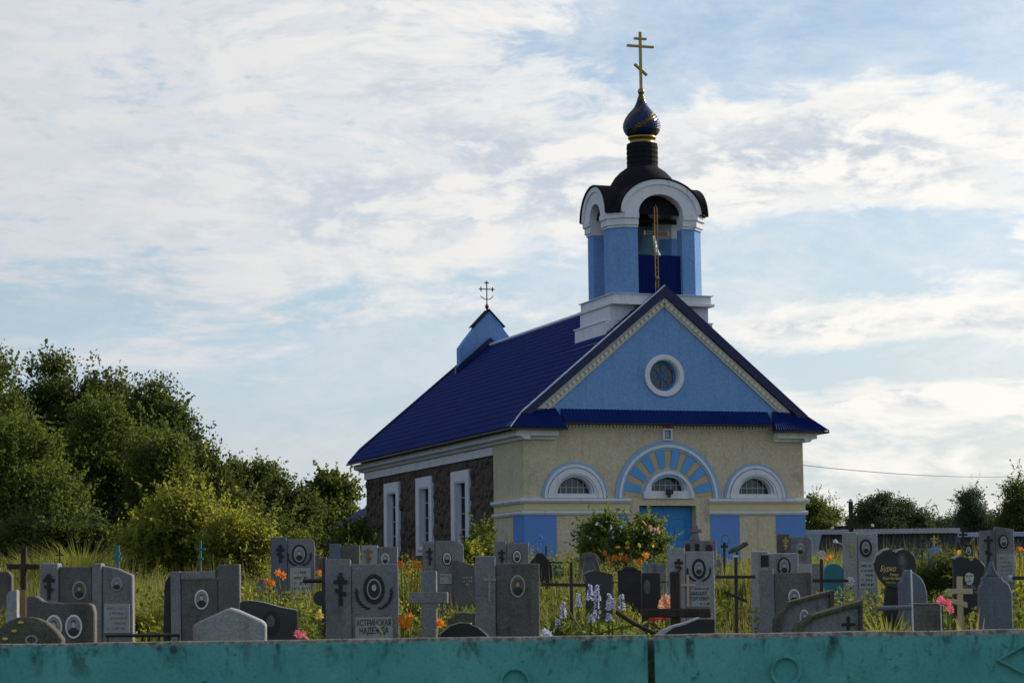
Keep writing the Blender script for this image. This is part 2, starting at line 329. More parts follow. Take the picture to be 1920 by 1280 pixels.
def make_teal():
    m = bpy.data.materials.new('peeling_teal_paint'); m.use_nodes = True; t = NT(m.node_tree); b = t.n['Principled BSDF']
    pos = t.node('ShaderNodeNewGeometry').outputs['Position']
    base = t.mix(t.smooth(t.noise(pos, 2.2, 5, .6), .35, .65), (.088,.345,.33), (.12,.42,.395))
    base = t.mix(t.math('MULTIPLY', t.smooth(t.noise(pos, 60, 3, .5), .45, .7), .35), base, (.06,.22,.225))
    base = t.mix(t.math('MULTIPLY', t.smooth(t.noise(pos, 5, 7, .7, .6), .54, .66), .55), base, (.17,.47,.43))
    vp = t.vmath('MULTIPLY', pos, (1, 1, .35))
    drips = t.smooth(t.noise(vp, 9, 8, .72, .3), .50, .66)             # mould running down from the top
    spots = t.smooth(t.noise(pos, 13, 9, .75, .5), .57, .67)
    sx = t.node('ShaderNodeSeparateXYZ'); t.put(sx.inputs[0], t.node('ShaderNodeTexCoord').outputs['Object'])
    topn = t.smooth(t.math('ADD', sx.outputs[2], t.math('MULTIPLY', t.math('SUBTRACT', t.noise(pos, 6, 4), .5), .25)), -.26, -.02)
    dirt = t.math('MAXIMUM', t.math('MULTIPLY', drips, topn), t.math('MULTIPLY', spots, .8))
    base = t.mix(t.math('MULTIPLY', dirt, .85), base, (.022,.035,.035))
    rim = t.smooth(t.math('ADD', sx.outputs[2], t.math('MULTIPLY', t.math('SUBTRACT', t.noise(pos, 16, 6, .75), .5), .07)), -.026, -.014)
    base = t.mix(rim, base, t.mix(t.smooth(t.noise(pos, 26, 5, .7), .38, .62), (.13,.13,.12), (.40,.39,.36)))     # bare worn concrete along the edge
    t.put(b.inputs['Base Color'], base); b.inputs['Roughness'].default_value = .8; b.inputs['Specular IOR Level'].default_value = .25
    bn = t.node('ShaderNodeBump'); bn.inputs['Strength'].default_value = .5; bn.inputs['Distance'].default_value = .012
    t.put(bn.inputs['Height'], t.math('SUBTRACT', t.noise(pos, 24, 6, .65), t.math('MULTIPLY', dirt, .4))); t.l.new(bn.outputs[0], b.inputs['Normal'])
    return m
M['teal_fence'] = make_teal()

# ------------------------------------------------------------------ ground
def make_ground():
    xs = np.concatenate([np.linspace(-900,-60,10), np.linspace(-55,55,56), np.linspace(60,900,10)])
    ys = np.concatenate([np.linspace(-60,8,6), np.linspace(10,130,90), np.linspace(140,3000,26)])
    vs = [(x,y,gz(x,y)) for y in ys for x in xs]; n = len(xs)
    fs = [(j*n+i, j*n+i+1, (j+1)*n+i+1, (j+1)*n+i) for j in range(len(ys)-1) for i in range(n-1)]
    o = MB().add(vs, fs).build('ground', M['soil'], smooth=True); tag(o, 'grassy slope of the cemetery rising to the church', kind='structure')
make_ground()

# ------------------------------------------------------------------ church
PHI, CX, CY, BASE = 0.3311, 5.0639, 75.0916, .25
CHURCH = thing('church', 'blue and cream Orthodox church with a belfry tower, blue roof and dark stone side wall', 'church', (CX, CY, EZ+BASE), PHI)
def CB(): return MB((0,0,-BASE))                        # heights below are measured from eye level
def chp(u, v, w): return Vector((CX+u*math.cos(PHI)-v*math.sin(PHI), CY+u*math.sin(PHI)+v*math.cos(PHI), EZ+w))
def make_church():
    ch = CHURCH; G = -.4
    lun = lambda c, h, b, n=18: arc(c, b, h, .54*h/.61, 0, PI, n)
    holes = [lun(-3.26,.66,3.22), lun(3.2,.66,3.22), lun(.04,.66,3.31), [(-1.0,G+.01),(1.03,G+.01),(1.03,2.86),(-1.0,2.86)]]
    fw = CB().prism([(-5,G),(5,G),(5,5.6),(-5,5.6)], 0, .45, holes).build('front_wall', M['cream'], ch)
    # side and rear walls
    sd = CB().box(-5,-4.55,.453,3.12,G,5.3).build('side_wall', M['cream'], ch, label='cream rendered end of the side wall')
    winv = [(6.2,7.44,1.75,3.975),(10.62,11.86,1.75,3.985),(15.0,16.24,1.75,3.995)]
    CB().prism([(3.123,G),(19.6,G),(19.6,5.3),(3.123,5.3)], -4.93, -4.5, [[(a,c),(b,c),(b,d),(a,d)] for a,b,c,d in winv], 'yz').build('side_wall', M['mortar'], ch, label='dark fieldstone side wall with three windows')
    CB().box(4.55,5,.453,19.6,G,5.3).build('side_wall', M['mortar'], ch, label='side wall hidden from the cemetery')
    CB().box(-4.497,4.547,19.15,19.6,G,5.3).build('rear_wall', M['mortar'], ch)
    CB().prism([(-4.99,5.301),(4.99,5.301),(5.35,5.4),(0,9.98),(-5.35,5.4)], 19.2, 19.6).build('rear_gable', M['blue_wall'], ch)
    # rubble stones of the side wall
    mb = CB(); rnd = random.Random(3); placed = []
    for rad, tries in ((.30,260),(.23,900),(.17,2200),(.12,4200)):
        for _ in range(tries):
            v, w = rnd.uniform(3.2,19.5), rnd.uniform(G+.3,4.6)
            if any(a-.44 < v < b+.46 and 1.4 < w < d+.42 for a,b,c,d in winv): continue
            if any((v-p)**2/1.5+(w-q)**2 < (rad+r_)**2*.74 for p,q,r_ in placed): continue
            placed.append((v,w,rad)); k = 7; ph = rnd.uniform(0,1); pts = []
            for i in range(k):
                a = 2*PI*(i+ph)/k; f = rnd.uniform(.85,1.12)
                pts.append((min(max(v+rad*1.22*f*math.cos(a),3.135),19.59), min(w+rad*f*math.sin(a),4.67)))
            o_ = rnd.uniform(.03,.07)
            vs = [(-4.929,p[0],p[1]) for p in pts] + [(-4.929-o_, v+(p[0]-v)*.72, w+(p[1]-w)*.72) for p in pts] + [(-4.929-o_*1.2,v,w)]
            mb.add(vs, [(i,(i+1)%k,(i+1)%k+k,i+k) for i in range(k)] + [(i+k,(i+1)%k+k,2*k) for i in range(k)])
    mb.build('rubble_stones', M['stonewall'], ch, kind='stuff')
    # side windows
    for a,b,c,d in winv:
        fr = CB().prism([(a-.40,1.48),(b+.44,1.48),(b+.44,d+.38),(a-.40,d+.38)], -5.03, -4.935, [[(a,c),(b,c),(b,d),(a,d)]], 'yz').build('window', M['white'], ch)
        lin = CB().prism([(a+.003,c+.003),(b-.003,c+.003),(b-.003,d-.003),(a+.003,d-.003)], -5.0, -4.72, [[(a+.04,c+.05),(b-.012,c+.05),(b-.012,d-.05),(a+.04,d-.05)]], 'yz').build('jamb', M['white'], fr)
        CB().box(-4.78,-4.75,a+.042,b-.014,c+.052,d-.052).build('pane', M['glass_blue'], fr)
        m2 = CB()
        for k in range(1,4): z_ = c+(d-c)*k/4; m2.box(-4.81,-4.783,a+.045,b-.016,z_-.013,z_+.013)
        m2.box(-4.815,-4.783,(a+b)/2-.03,(a+b)/2+.03,c+.055,d-.055); m2.box(-4.82,-4.783,a+.042,a+.075,c+.054,d-.054); m2.box(-4.82,-4.783,b-.10,b-.014,c+.054,d-.054)
        m2.build('muntin', M['muntin'], fr)
        CB().box(-5.12,-4.99,a-.1,b+.1,c-.08,c-.004).build('sill', M['white'], fr)
    # frieze and cornice of the long side and the corner returns
    CB().box(-5.02,-4.935,3.125,19.62,4.68,4.96).build('frieze', M['white'], ch)
    CB().prism([(-4.9,4.97),(-5.12,4.99),(-5.16,5.06),(-5.36,5.1),(-5.36,5.29),(-4.9,5.29)], -.38, 20.0).build('cornice', M['white'], ch, label='white moulded cornice under the eave of the long side')
    CB().prism([(4.9,4.97),(5.12,4.99),(5.16,5.06),(5.36,5.1),(5.36,5.29),(4.9,5.29)], -.38, 20.0).build('cornice', M['white'], ch)
    for s in (-1,1):
        a, b = sorted((s*3.92, s*4.897)); CB().box(a,b,-.385,-.002,5.1,5.287).build('cornice_return', M['white'], ch)
        a, b = sorted((s*3.92, s*4.897)); CB().box(a,b,-.15,-.002,5.0,5.098).build('cornice_return', M['white'], ch)
    # string courses
    def course(z0, z1, pr):
        for (a,b) in ((-5,-1.33),(1.477,5)):
            mb = CB(); e = pr if a < 0 else 0; f = pr if b > 4 else 0
            mb.prism([(0,z0+.03),(-pr*.5,z0),(-pr,z0+(z1-z0)*.45),(-pr,z1-.015),(0,z1)], a-e, b+f, (), 'yz')
            mb.build('string_course', M['white'], ch)
        for s in (-1,1):
            a, b = sorted((s*5.0, s*(5+pr)))
            CB().prism([(s*5.002,z0+.03),(s*(5+pr*.5),z0),(s*(5+pr),z0+(z1-z0)*.45),(s*(5+pr),z1-.015),(s*5.002,z1)], .002, 3.05).build('string_course', M['white'], ch)
    course(2.93, 3.095, .15); course(2.55, 2.69, .10)
    CB().box(-5.03,-1.36,-.03,-.002,2.70,2.925).build('ochre_band', M['band'], ch); CB().box(1.5,5.03,-.03,-.002,2.70,2.925).build('ochre_band', M['band'], ch)
    CB().box(-5.03,-5.002,0,3.0,2.70,2.925).build('ochre_band', M['band'], ch)
    # painted blue panels
    for a,b in ((-5.022,-3.91),(-2.48,-1.43),(1.54,2.59),(3.94,5.02)): CB().box(a,b,-.022,-.002,.1,2.545).build('painted_panel', M['blue_panel'], ch)
    CB().box(-5.022,-5.002,0,1.09,.1,2.545).build('painted_panel', M['blue_panel'], ch)
    # lunette windows
    for c, b, r1, r2, r3, hh in ((-3.26,3.1,1.15,.98,.8,1.0),(3.2,3.1,1.15,.98,.8,1.0),(.04,3.09,0,.92,.78,1.0)):
        zb = 3.245 if abs(c) > 1 else 3.335
        lw = CB().box(c-r2+.012,c+r2-.012,-.07,-.003,b,zb).build('lunette_window', M['white'], ch)
        ex = (zb-b)
        CB().prism(ring(c,b,.74,.70+.0,(r1 or r2),(r1 or r2)*1.015), -.052, -.0025).build('archivolt', M['blue_edge'], lw)
        if r1: CB().prism(ring(c,b,.985,1.0,1.075,1.09), -.088, -.0525).build('archivolt', M['white'], lw)
        CB().prism(ring(c,b,.80,.80,r2*.965,r2*.98), -.105, -.0525).build('surround', M['white'], lw)
        CB().prism(ring(c,zb+.002,.665,.60,.775,.66), -.075, -.0527).build('surround', M['white'], lw)
        CB().prism(ring(c,zb,.60,.53,.664,.595), -.02, .32).build('reveal', M['white'], lw)
        CB().box(c-.66,c+.66,.0,.32,zb-.03,zb-.002).build('sill', M['white'], lw)
        CB().prism(arc(c,zb+.004,.6,.53,0,PI,18), .27, .29).build('pane', M['glass'], lw)
        mu = CB()
        for q in (-.4,-.2,0,.2,.4): mu.box(c+q-.011,c+q+.011,.245,.268,zb+.006,zb+math.sqrt(max(0,1-(q/.6)**2))*.53-.01)
        q = .6*math.sqrt(1-(.22/.53)**2)-.01; mu.box(c-q,c+q,.24,.267,zb+.20,zb+.222)
        mu.build('muntin', M['muntin'], lw)
    # great arch over the door with its painted rays
    CB().prism(ring(.04,3.1,1.68,1.68,1.76,1.77), -.075, -.002).build('door_arch', M['white'], ch)
    CB().prism(ring(.04,3.1,1.762,1.772,1.89,1.89), -.05, -.003).build('door_arch', M['blue_edge'], ch)
    CB().prism(ring(.04,3.1,1.60,1.60,1.678,1.678), -.04, -.002).build('door_arch', M['blue_edge'], ch)
    for k in range(8):
        a = R(15+21.43*k); h = R(5.6)
        pts = [(.04-1.0*math.cos(a-h),3.1+1.0*math.sin(a-h)),(.04-1.59*math.cos(a-h),3.1+1.59*math.sin(a-h)),(.04-1.59*math.cos(a+h),3.1+1.59*math.sin(a+h)),(.04-1.0*math.cos(a+h),3.1+1.0*math.sin(a+h))]
        CB().prism(pts, -.03, -.002).build('painted_ray', M['ray'], ch)
    for k in range(9):
        a = R(15+21.43*(k-.5)); h = R(4.2 if 0 < k < 8 else 3.4); a = min(max(a, R(5.5)), R(174.5))
        pts = [(.04-1.03*math.cos(a-h),3.1+1.03*math.sin(a-h)),(.04-1.57*math.cos(a-h),3.1+1.57*math.sin(a-h)),(.04-1.57*math.cos(a+h),3.1+1.57*math.sin(a+h)),(.04-1.03*math.cos(a+h),3.1+1.03*math.sin(a+h))]
        CB().prism(pts, -.016, -.002).build('ochre_ray', M['ochre'], ch)
    # door: two leaves in a deep opening
    dr = CB().box(-.98,.02,.36,.43,G,2.83).build('door', M['door'], ch)
    CB().box(.03,1.01,.36,.43,G,2.83).build('leaf', M['door'], dr)
    for c in (-.48,.52):
        for z0,z1 in ((1.45,2.5),(.15,1.2)):
            CB().prism([(c-.32,z0),(c+.32,z0),(c+.32,z1),(c-.32,z1)], .335, .357, [[(c-.26,z0+.06),(c+.26,z0+.06),(c+.26,z1-.06),(c-.26,z1-.06)]]).build('panel_moulding', M['door'], dr)
            CB().box(c-.13,c+.13,.33,.358,(z0+z1)/2-.2,(z0+z1)/2+.2).build('panel', M['door'], dr)
    # icon above the arch
    ic = CB().prism([(-.14,5.01),(.20,5.01),(.20,5.40),(-.14,5.40)], -.10, -.003, [[(-.08,5.06),(.14,5.06),(.14,5.34),(-.08,5.34)]]).build('icon', M['white'], ch)
    CB().box(-.078,.138,-.04,-.004,5.062,5.338).build('panel', M['glass'], ic)
    CB().box(-.045,.105,-.05,-.041,5.09,5.31).build('picture', M['paleblue'], ic)
    CB().prism([(-.18,5.42),(.24,5.42),(.03,5.50)], -.14, -.003).build('canopy', M['red'], ic)
    # pediment
    c0 = (-.03,7.165); cir = lambda r, n=32: [(c0[0]+r*math.cos(2*PI*i/n), c0[1]+r*math.sin(2*PI*i/n)) for i in range(n)]
    CB().prism([(-4.9,5.61),(4.9,5.61),(4.55,6.0),(0,9.82),(-4.55,6.0)], .002, .35, [cir(.57)]).build('pediment', M['blue_wall'], ch)
    rw = CB().prism(cir(.70), -.07, -.001, [cir(.56)]).build('rose_window', M['white'], ch)
    CB().prism(cir(.565), -.03, .30, [cir(.52)]).build('reveal', M['white'], rw)
    CB().prism(cir(.52), .26, .28).build('pane', M['glass'], rw)
    mu = CB(); mu.prism(cir(.518), .21, .258, [[(c0[0]+(.455-.045*abs(math.cos(4*2*PI*i/64)))*math.cos(2*PI*i/64), c0[1]+(.455-.045*abs(math.cos(4*2*PI*i/64)))*math.sin(2*PI*i/64)) for i in range(64)]])
    for k in range(8):
        a = 2*PI*k/8; d = Vector((math.cos(a),math.sin(a))); n_ = Vector((-d.y,d.x))*.016
        p0 = Vector(c0)+d*.05; p1 = Vector(c0)+d*.42; mu.prism([tuple(p0-n_),tuple(p1-n_),tuple(p1+n_),tuple(p0+n_)], .23-.0005*k, .257)
    mu.prism(cir(.06,12), .215, .256); mu.build('muntin', M['muntin_blue'], rw)
    # raking dentil bands
    for s in (-1,1):
        CB().prism([(s*0.001,9.80),(s*0.001,9.47),(s*4.06,6.02),(s*4.56,6.0)], -.06, -.001).build('raking_band', M['dentil'], ch)
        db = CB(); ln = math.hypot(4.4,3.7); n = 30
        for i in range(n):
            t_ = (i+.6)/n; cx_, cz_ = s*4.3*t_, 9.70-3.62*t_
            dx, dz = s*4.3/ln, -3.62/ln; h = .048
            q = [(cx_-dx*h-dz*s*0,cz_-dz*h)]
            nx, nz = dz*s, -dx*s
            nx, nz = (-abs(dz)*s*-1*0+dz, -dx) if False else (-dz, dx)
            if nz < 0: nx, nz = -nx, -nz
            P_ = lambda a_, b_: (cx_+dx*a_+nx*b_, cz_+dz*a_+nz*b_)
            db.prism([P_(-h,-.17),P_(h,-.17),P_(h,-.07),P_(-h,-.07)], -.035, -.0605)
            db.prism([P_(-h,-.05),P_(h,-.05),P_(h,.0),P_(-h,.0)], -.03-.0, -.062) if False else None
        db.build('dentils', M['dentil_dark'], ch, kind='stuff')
        db = CB()
        for i in range(n):
            t_ = (i+.1)/n; cx_, cz_ = s*4.3*t_, 9.72-3.62*t_; h = .05
            dx, dz = s*4.3/ln, -3.62/ln; nx, nz = -dz, dx
            if nz < 0: nx, nz = -nx, -nz
            P_ = lambda a_, b_: (cx_+dx*a_+nx*b_, cz_+dz*a_+nz*b_)
            db.prism([P_(-h,-.14),P_(h,-.14),P_(h,-.02),P_(-h,-.02)], -.12, -.061)
        db.build('dentils', M['dentil'], ch, kind='stuff')
    # main roof with metal tiles: stepped courses and waves
    def tiles(u0,w0,u1,w1, va, vb, name, hip=0):
        """one slope from (u0,w0) at the top to (u1,w1) at the eave"""
        L_ = math.hypot(u1-u0,w1-w0); nr = max(2,round(L_/.35)); vs = []; fs = []
        nv = round((vb-va)/.23)*4; nu, nw = -(w1-w0)/L_, (u1-u0)/L_
        if nw < 0: nu, nw = -nu, -nw
        for r in range(nr):
            for e_ in (0,1):
                t_ = (r+e_)/nr; lift = .012+.017*e_
                for k in range(nv+1):
                    v = va+(vb-va)*k/nv
                    if hip: v = max(v, va - hip*t_) if k else va - hip*t_
                    l = lift+.014*math.sin(k*PI/2)
                    vs.append((u0+(u1-u0)*t_+nu*l, v, w0+(w1-w0)*t_+nw*l))
        m = nv+1
        for r in range(nr*2-1):
            for k in range(nv): a = r*m+k; fs.append((a,a+1,a+1+m,a+m))
        return CB().add(vs, fs).build(name, M['roof'], ch)
    roofs = []
    for s in (-1,1):
        tiles(s*.02,10.13,s*5.1,5.86,-.15,19.85,'roof_slope'); tiles(s*5.1,5.865,s*5.66,5.35,-.1,19.9,'eave_flare',.54)
        # underlying deck so that no light passes
        CB().add([(0,-.14,10.08),(s*5.1,-.14,5.80),(s*5.63,-.6,5.295),(s*5.63,19.9,5.295),(s*5.1,19.84,5.80),(0,19.84,10.08)], [(0,1,4,5),(1,2,3,4)]).build('roof_deck', M['fascia'], ch)
        a, b = sorted((s*5.62,s*5.69)); CB().box(a,b,-.66,19.95,5.27,5.335).build('gutter', M['iron'], ch)
        CB().prism([(s*.004,10.15),(s*5.12,5.85),(s*5.0,5.62),(s*4.55,6.02),(s*.004,9.80)], -.19, -.125).build('fascia', M['fascia'], ch)
        CB().prism([(s*.004,10.19),(s*5.12,5.89),(s*5.12,5.853),(s*.004,10.153)], -.2, -.05).build('rake_trim', M['ridge'], ch) if s < 0 else CB().prism([(s*.004,10.19),(s*5.12,5.89),(s*5.12,5.853),(s*.004,10.153)], -.2, -.05).build('rake_trim', M['fascia'], ch)
        CB().tube([(s*5.11,-.13,5.88),(s*5.67,-.67,5.35)], .022, 5).build('rake_trim', M['ridge'] if s < 0 else M['fascia'], ch)
        CB().prism([(s*.004,10.28),(s*5.12,5.98),(s*5.62,5.42),(s*5.6,5.3),(s*.004,10.0)], 19.86, 19.98).build('rear_rake', M['fascia'], ch)
        # corner return of the eave
        rt = CB(); n = 22
        for i in range(n):
            f0, f1 = i/n, (i+1)/n; fm = (f0+f1)/2
            T = lambda f: (s*(5.1-f*1.22), -.12+.1*f, 5.86+.16*f); B_ = lambda f: (s*(5.66-f*1.96), -.64, 5.34)
            a, m_, b = T(f0), T(fm), T(f1); c_, n_, d_ = B_(f0), B_(fm), B_(f1)
            up = lambda p: (p[0],p[1]-.01,p[2]+.03)
            rt.add([a,up(m_),b,d_,up(n_),c_], [(0,1,4,5),(1,2,3,4)])
        rt.build('eave_return', M['roof'], ch)
        CB().add([(s*3.88,-.02,6.0),(s*3.70,-.64,5.33),(s*3.70,-.64,5.28),(s*3.88,-.02,5.28)],[(0,1,2,3)]).build('eave_end', M['fascia'], ch)
        a, b = sorted((s*3.70,s*5.66)); CB().box(a,b,-.665,-.63,5.27,5.335).build('gutter', M['iron'], ch)
        CB().add([(s*3.7,-.63,5.292),(s*5.63,-.63,5.292),(s*5.36,0,5.292),(s*3.7,0,5.292)],[(0,1,2,3)]).build('soffit', M['white'], ch)
    CB().tube([(0,3.2,10.17),(0,18.4,10.17)], .07, 8).build('ridge_cap', M['ridge'], ch)
    # pent roof below the pediment
    pr = CB(); n = 60
    for i in range(n):
        f0, f1 = i/n, (i+1)/n; fm = (f0+f1)/2; U_ = lambda f: -3.72+7.44*f
        pr.add([(U_(f0),-.01,6.0),(U_(fm),-.02,6.02),(U_(f1),-.01,6.0),(U_(f1),-.42,5.56),(U_(fm),-.43,5.585),(U_(f0),-.42,5.56)], [(0,1,4,5),(1,2,3,4)])
    pr.build('pent_roof', M['roof'], ch)
    CB().prism([(-.41,5.51),(-.41,5.555),(-.015,5.985),(-.003,5.98),(-.003,5.51)], -3.71, 3.71, (), 'yz').build('pent_roof_board', M['fascia'], ch)
    db = CB()
    for i in range(62): x_ = -3.65+7.3*i/61; db.box(x_-.035,x_+.035,-.09,-.002,5.40,5.50)
    db.build('dentils', M['dentil'], ch, kind='stuff'); CB().box(-3.7,3.7,-.05,-.001,5.37,5.398).build('dentil_strip', M['dentil'], ch)
    # rear bell gable
    G_ = [(-1.25,8.9),(-1.25,10.05),(-.95,10.45),(-.62,10.86),(-.58,11.0),(0,11.59),(.58,11.0),(.62,10.86),(.95,10.45),(1.25,10.05),(1.25,8.9)]
    CB().prism(G_, 18.45, 18.95).build('bell_gable', M['blue_wall'], ch)
    for s in (-1,1):
        CB().prism([(s*.002,11.67),(s*.002,11.60),(s*.66,10.92),(s*.70,10.94)], 18.38, 19.02).build('gable_roof', M['shingle'], ch)
        CB().prism([(s*.002,10.46),(s*.002,10.2),(s*1.5,8.95),(s*1.5,9.2)], 18.25, 18.447).build('flashing', M['fascia'], ch)
    mb = CB(); mb.tube([(0,18.7,11.6),(0,18.7,12.87)], .025, 6); mb.tube([(-.34,18.7,12.52),(.34,18.7,12.52)], .022, 6)
    for x_, z_ in ((-.25,12.52),(.25,12.52)): mb.tube([(x_,18.7,z_-.09),(x_,18.7,z_+.09)], .028, 6)
    mb.tube([(-.09,18.7,12.78),(.09,18.7,12.78)], .028, 6); mb.tube([(.3*math.cos(a),18.7,12.36+.27*math.sin(a)) for a in (R(205+13*i) for i in range(11))], .018, 5)
    mb.lathe([(.0,11.64),(.05,11.7),(.09,11.8),(.03,11.92),(.0,11.93)], 8, (0,18.7)); mb.build('rear_cross', M['iron'], ch)
    # low annex behind
    CB().box(-5.0,2,19.63,22.6,G,2.9).build('annex_wall', M['mortar'], ch)
    CB().prism([(-5.5,2.9),(-1.5,5.2),(2.3,2.9)], 19.62, 22.9).build('annex_roof', M['roof'], ch)
    CB().tube([(-5.52,19.62,2.93),(-1.5,19.62,5.24)], .03, 5).build('rake_trim', M['ridge'], ch)
make_church()

def make_tower():
    ch = CHURCH; ty = 1.60                                # tower axis (u = 0, v = ty)
    def sq(hu, hv, k=0): 
        if not k: return [(-hu,ty-hv),(hu,ty-hv),(hu,ty+hv),(-hu,ty+hv)]
        return [(-hu+k,ty-hv),(hu-k,ty-hv),(hu,ty-hv+k),(hu,ty+hv-k),(hu-k,ty+hv),(-hu+k,ty+hv),(-hu,ty+hv-k),(-hu,ty-hv+k)]
    CB().prism([(-1.93,.37),(1.93,.37),(1.93,3.3),(-1.93,3.3)], 7.9, 8.984, (), 'xy').build('tower_plinth', M['white'], ch)
    CB().prism([(-1.97,.36),(1.97,.36),(1.97,3.34),(-1.97,3.34)], 8.985, 9.018, (), 'xy').build('plinth_flashing', M['flash'], ch)
    CB().add([(-1.94,-.02,8.42),(-1.94,3.2,8.42),(-2.35,3.55,8.2),(-2.35,.05,8.22)],[(0,1,2,3)]).build('roof_flashing', M['flash'], ch)
    CB().prism([(-1.78,.36),(1.78,.36),(1.78,ty+1.56),(-1.78,ty+1.56)], 9.02, 9.52, (), 'xy').build('tower_base', M['white'], ch)
    CB().prism(sq(1.85,1.63), 9.52, 9.60, (), 'xy').build('tower_base_moulding', M['white'], ch)
    CB().prism(sq(1.76,1.54), 9.60, 9.87, (), 'xy').build('tower_base', M['white'], ch)
    CB().prism(sq(1.83,1.60), 9.872, 9.895, (), 'xy').build('base_flashing', M['flash'], ch)
    hu, hv, k, ou, ov = 1.66, 1.42, .40, .80, .50
    def pier(sx_, sy_, g=0, gi=0):
        P_ = [(-hu+k-g*.4,-hv-g),(-ou+gi,-hv-g),(-ou+gi,-hv+.42),(-hu+.42,-ov-gi),(-hu-g,-ov-gi),(-hu-g,-hv+k-g*.4)]
        return [(sx_*-x, ty+sy_*-y) for x, y in P_]
    for sx_ in (-1,1):
        for sy_ in (-1,1):
            p = CB().prism(pier(sx_,sy_), 9.896, 12.14, (), 'xy').build('belfry_pier', M['blue_wall'], ch)
            CB().prism(pier(sx_,sy_,.05), 12.14, 12.22, (), 'xy').build('capital', M['white'], p)
            CB().prism(pier(sx_,sy_,.10), 12.22, 12.44, (), 'xy').build('capital', M['white'], p)
            CB().prism(pier(sx_,sy_,.16), 12.44, 12.62, (), 'xy').build('capital', M['white'], p)
            CB().prism(pier(sx_,sy_,-.01), 12.62, 12.75, (), 'xy').build('pier_top', M['white'], p)
            # inner jamb facings in grey-white render
    def archhead(half, outh, inh, rise_o, rise_i, plane, d0, d1):
        o_ = arc(0 if plane == 'xz' else ty, 12.622, outh, rise_o, 0, PI, 28) + list(reversed(arc(0 if plane == 'xz' else ty, 12.622, inh, rise_i, 0, PI, 28)))
        CB().prism(o_, d0, d1, (), plane).build('arch', M['white'], ch)
        o_ = arc(0 if plane == 'xz' else ty, 12.63, outh+.05, rise_o+.05, 0, PI, 28) + list(reversed(arc(0 if plane == 'xz' else ty, 12.63, outh-.12, rise_o-.12, 0, PI, 28)))
        s_ = -1 if d0 < d1 else 1
        CB().prism(o_, d0+s_*.05, d0-s_*.0+.0, (), plane).build('arch_moulding', M['white'], ch)
    archhead(0,1.42,.80,1.10,.66,'xz', ty-hv-.12, ty-hv+.40); archhead(0,1.42,.80,1.10,.66,'xz', ty+hv+.12, ty+hv-.40)
    archhead(0,1.12,.50,1.02,.50,'yz', -hu-.12, -hu+.40); archhead(0,1.12,.50,1.02,.50,'yz', hu+.12, hu-.40)
    # barrel roofs over the arches, corner roofs and dome
    bs = CB().prism(arc(0,12.64,1.53,1.20,0,PI,28) + list(reversed(arc(0,12.64,1.475,1.15,0,PI,28))), ty-hv-.20, ty+hv+.20).build('barrel_roof', M['shingle'], ch)
    CB().prism(arc(ty,12.64,1.23,1.12,0,PI,28) + list(reversed(arc(ty,12.64,1.175,1.07,0,PI,28))), -hu-.22, hu+.22, (), 'yz').build('barrel_roof', M['shingle'], ch)
    mb = CB(); c8 = sq(hu+.2,hv+.2,.42); top = sq(1.0,.9,.3)
    vs = [(x,y,12.63) for x,y in c8] + [(x,y,13.7) for x,y in top]
    for i in (1,3,5,7): CB().add([vs[i],vs[(i+1)%8],vs[(i+1)%8+8],vs[i+8]], [(0,1,2,3)]).build('corner_roof', M['shingle'], ch)
    CB().lathe([(1.22,13.2),(1.2,13.6),(1.12,13.85),(.98,14.08),(.80,14.27),(.62,14.40),(.53,14.46)], 32, (0,ty)).build('dome', M['shingle'], ch, smooth=True)
    dr = CB(); 
    for r_ in range(5): z_ = 14.44+r_*.168; dr.lathe([(.545,z_),(.525,z_+.166)], 24, (0,ty))
    dr.build('drum', M['shingle'], ch)
    CB().lathe([(.50,15.25),(.42,15.3),(.42,15.42),(.47,15.45),(.49,15.5),(.46,15.55)], 28, (0,ty)).build('drum_ring', M['gold'], ch, smooth=True)
    # onion: blue scales with spiral gilded bands
    prof = [(.44,15.54),(.55,15.63),(.62,15.75),(.645,15.88),(.63,16.0),(.57,16.16),(.47,16.32),(.35,16.45),(.25,16.57),(.185,16.70),(.14,16.85),(.095,16.98),(.06,17.06)]
    n, vs, fb, fg = 32, [], [], []; fine = []
    for i in range(len(prof)-1):
        for j in range(3): t_ = j/3; fine.append((prof[i][0]*(1-t_)+prof[i+1][0]*t_, prof[i][1]*(1-t_)+prof[i+1][1]*t_))
    fine.append(prof[-1])
    for i, (r_, z_) in enumerate(fine):
        for q in range(n):
            b_ = 1+.018*((q+i) % 2); vs.append((r_*b_*math.cos(2*PI*q/n), ty+r_*b_*math.sin(2*PI*q/n), z_))
    for i in range(len(fine)-1):
        for q in range(n):
            f = (i*n+q, i*n+(q+1)%n, (i+1)*n+(q+1)%n, (i+1)*n+q)
            (fg if ((q - i*.55) % 8) < 1.9 or i > 28 else fb).append(f)
    on = CB().add(vs, fb).build('onion_dome', M['dome_blue'], ch); CB().add(vs, fg).build('gilded_band', M['dull_gold'], on)
    mb = CB(); mb.lathe([(0.0,17.0),(.09,17.03),(.125,17.12),(.09,17.21),(0,17.24)], 14, (0,ty)); mb.build('cross_ball', M['copper'], ch, smooth=True)
    h = .042; cr_ = CB(); cr_.box(-h,h,ty-h,ty+h,17.2,19.21); cr_.box(-.49,.49,ty-h-.004,ty+h+.004,18.67,18.745); cr_.box(-.225,.225,ty-h-.004,ty+h+.004,18.94,19.01)
    d = Vector((.45,-.36)).normalized(); nn = Vector((-d.y,d.x))*.036; a_, b_ = Vector((-.225,18.07)), Vector((.225,17.70))
    cr_.prism([tuple(a_-nn),tuple(b_-nn),tuple(b_+nn),tuple(a_+nn)], ty-h-.005, ty+h+.005); cr_.build('dome_cross', M['gold'], ch)
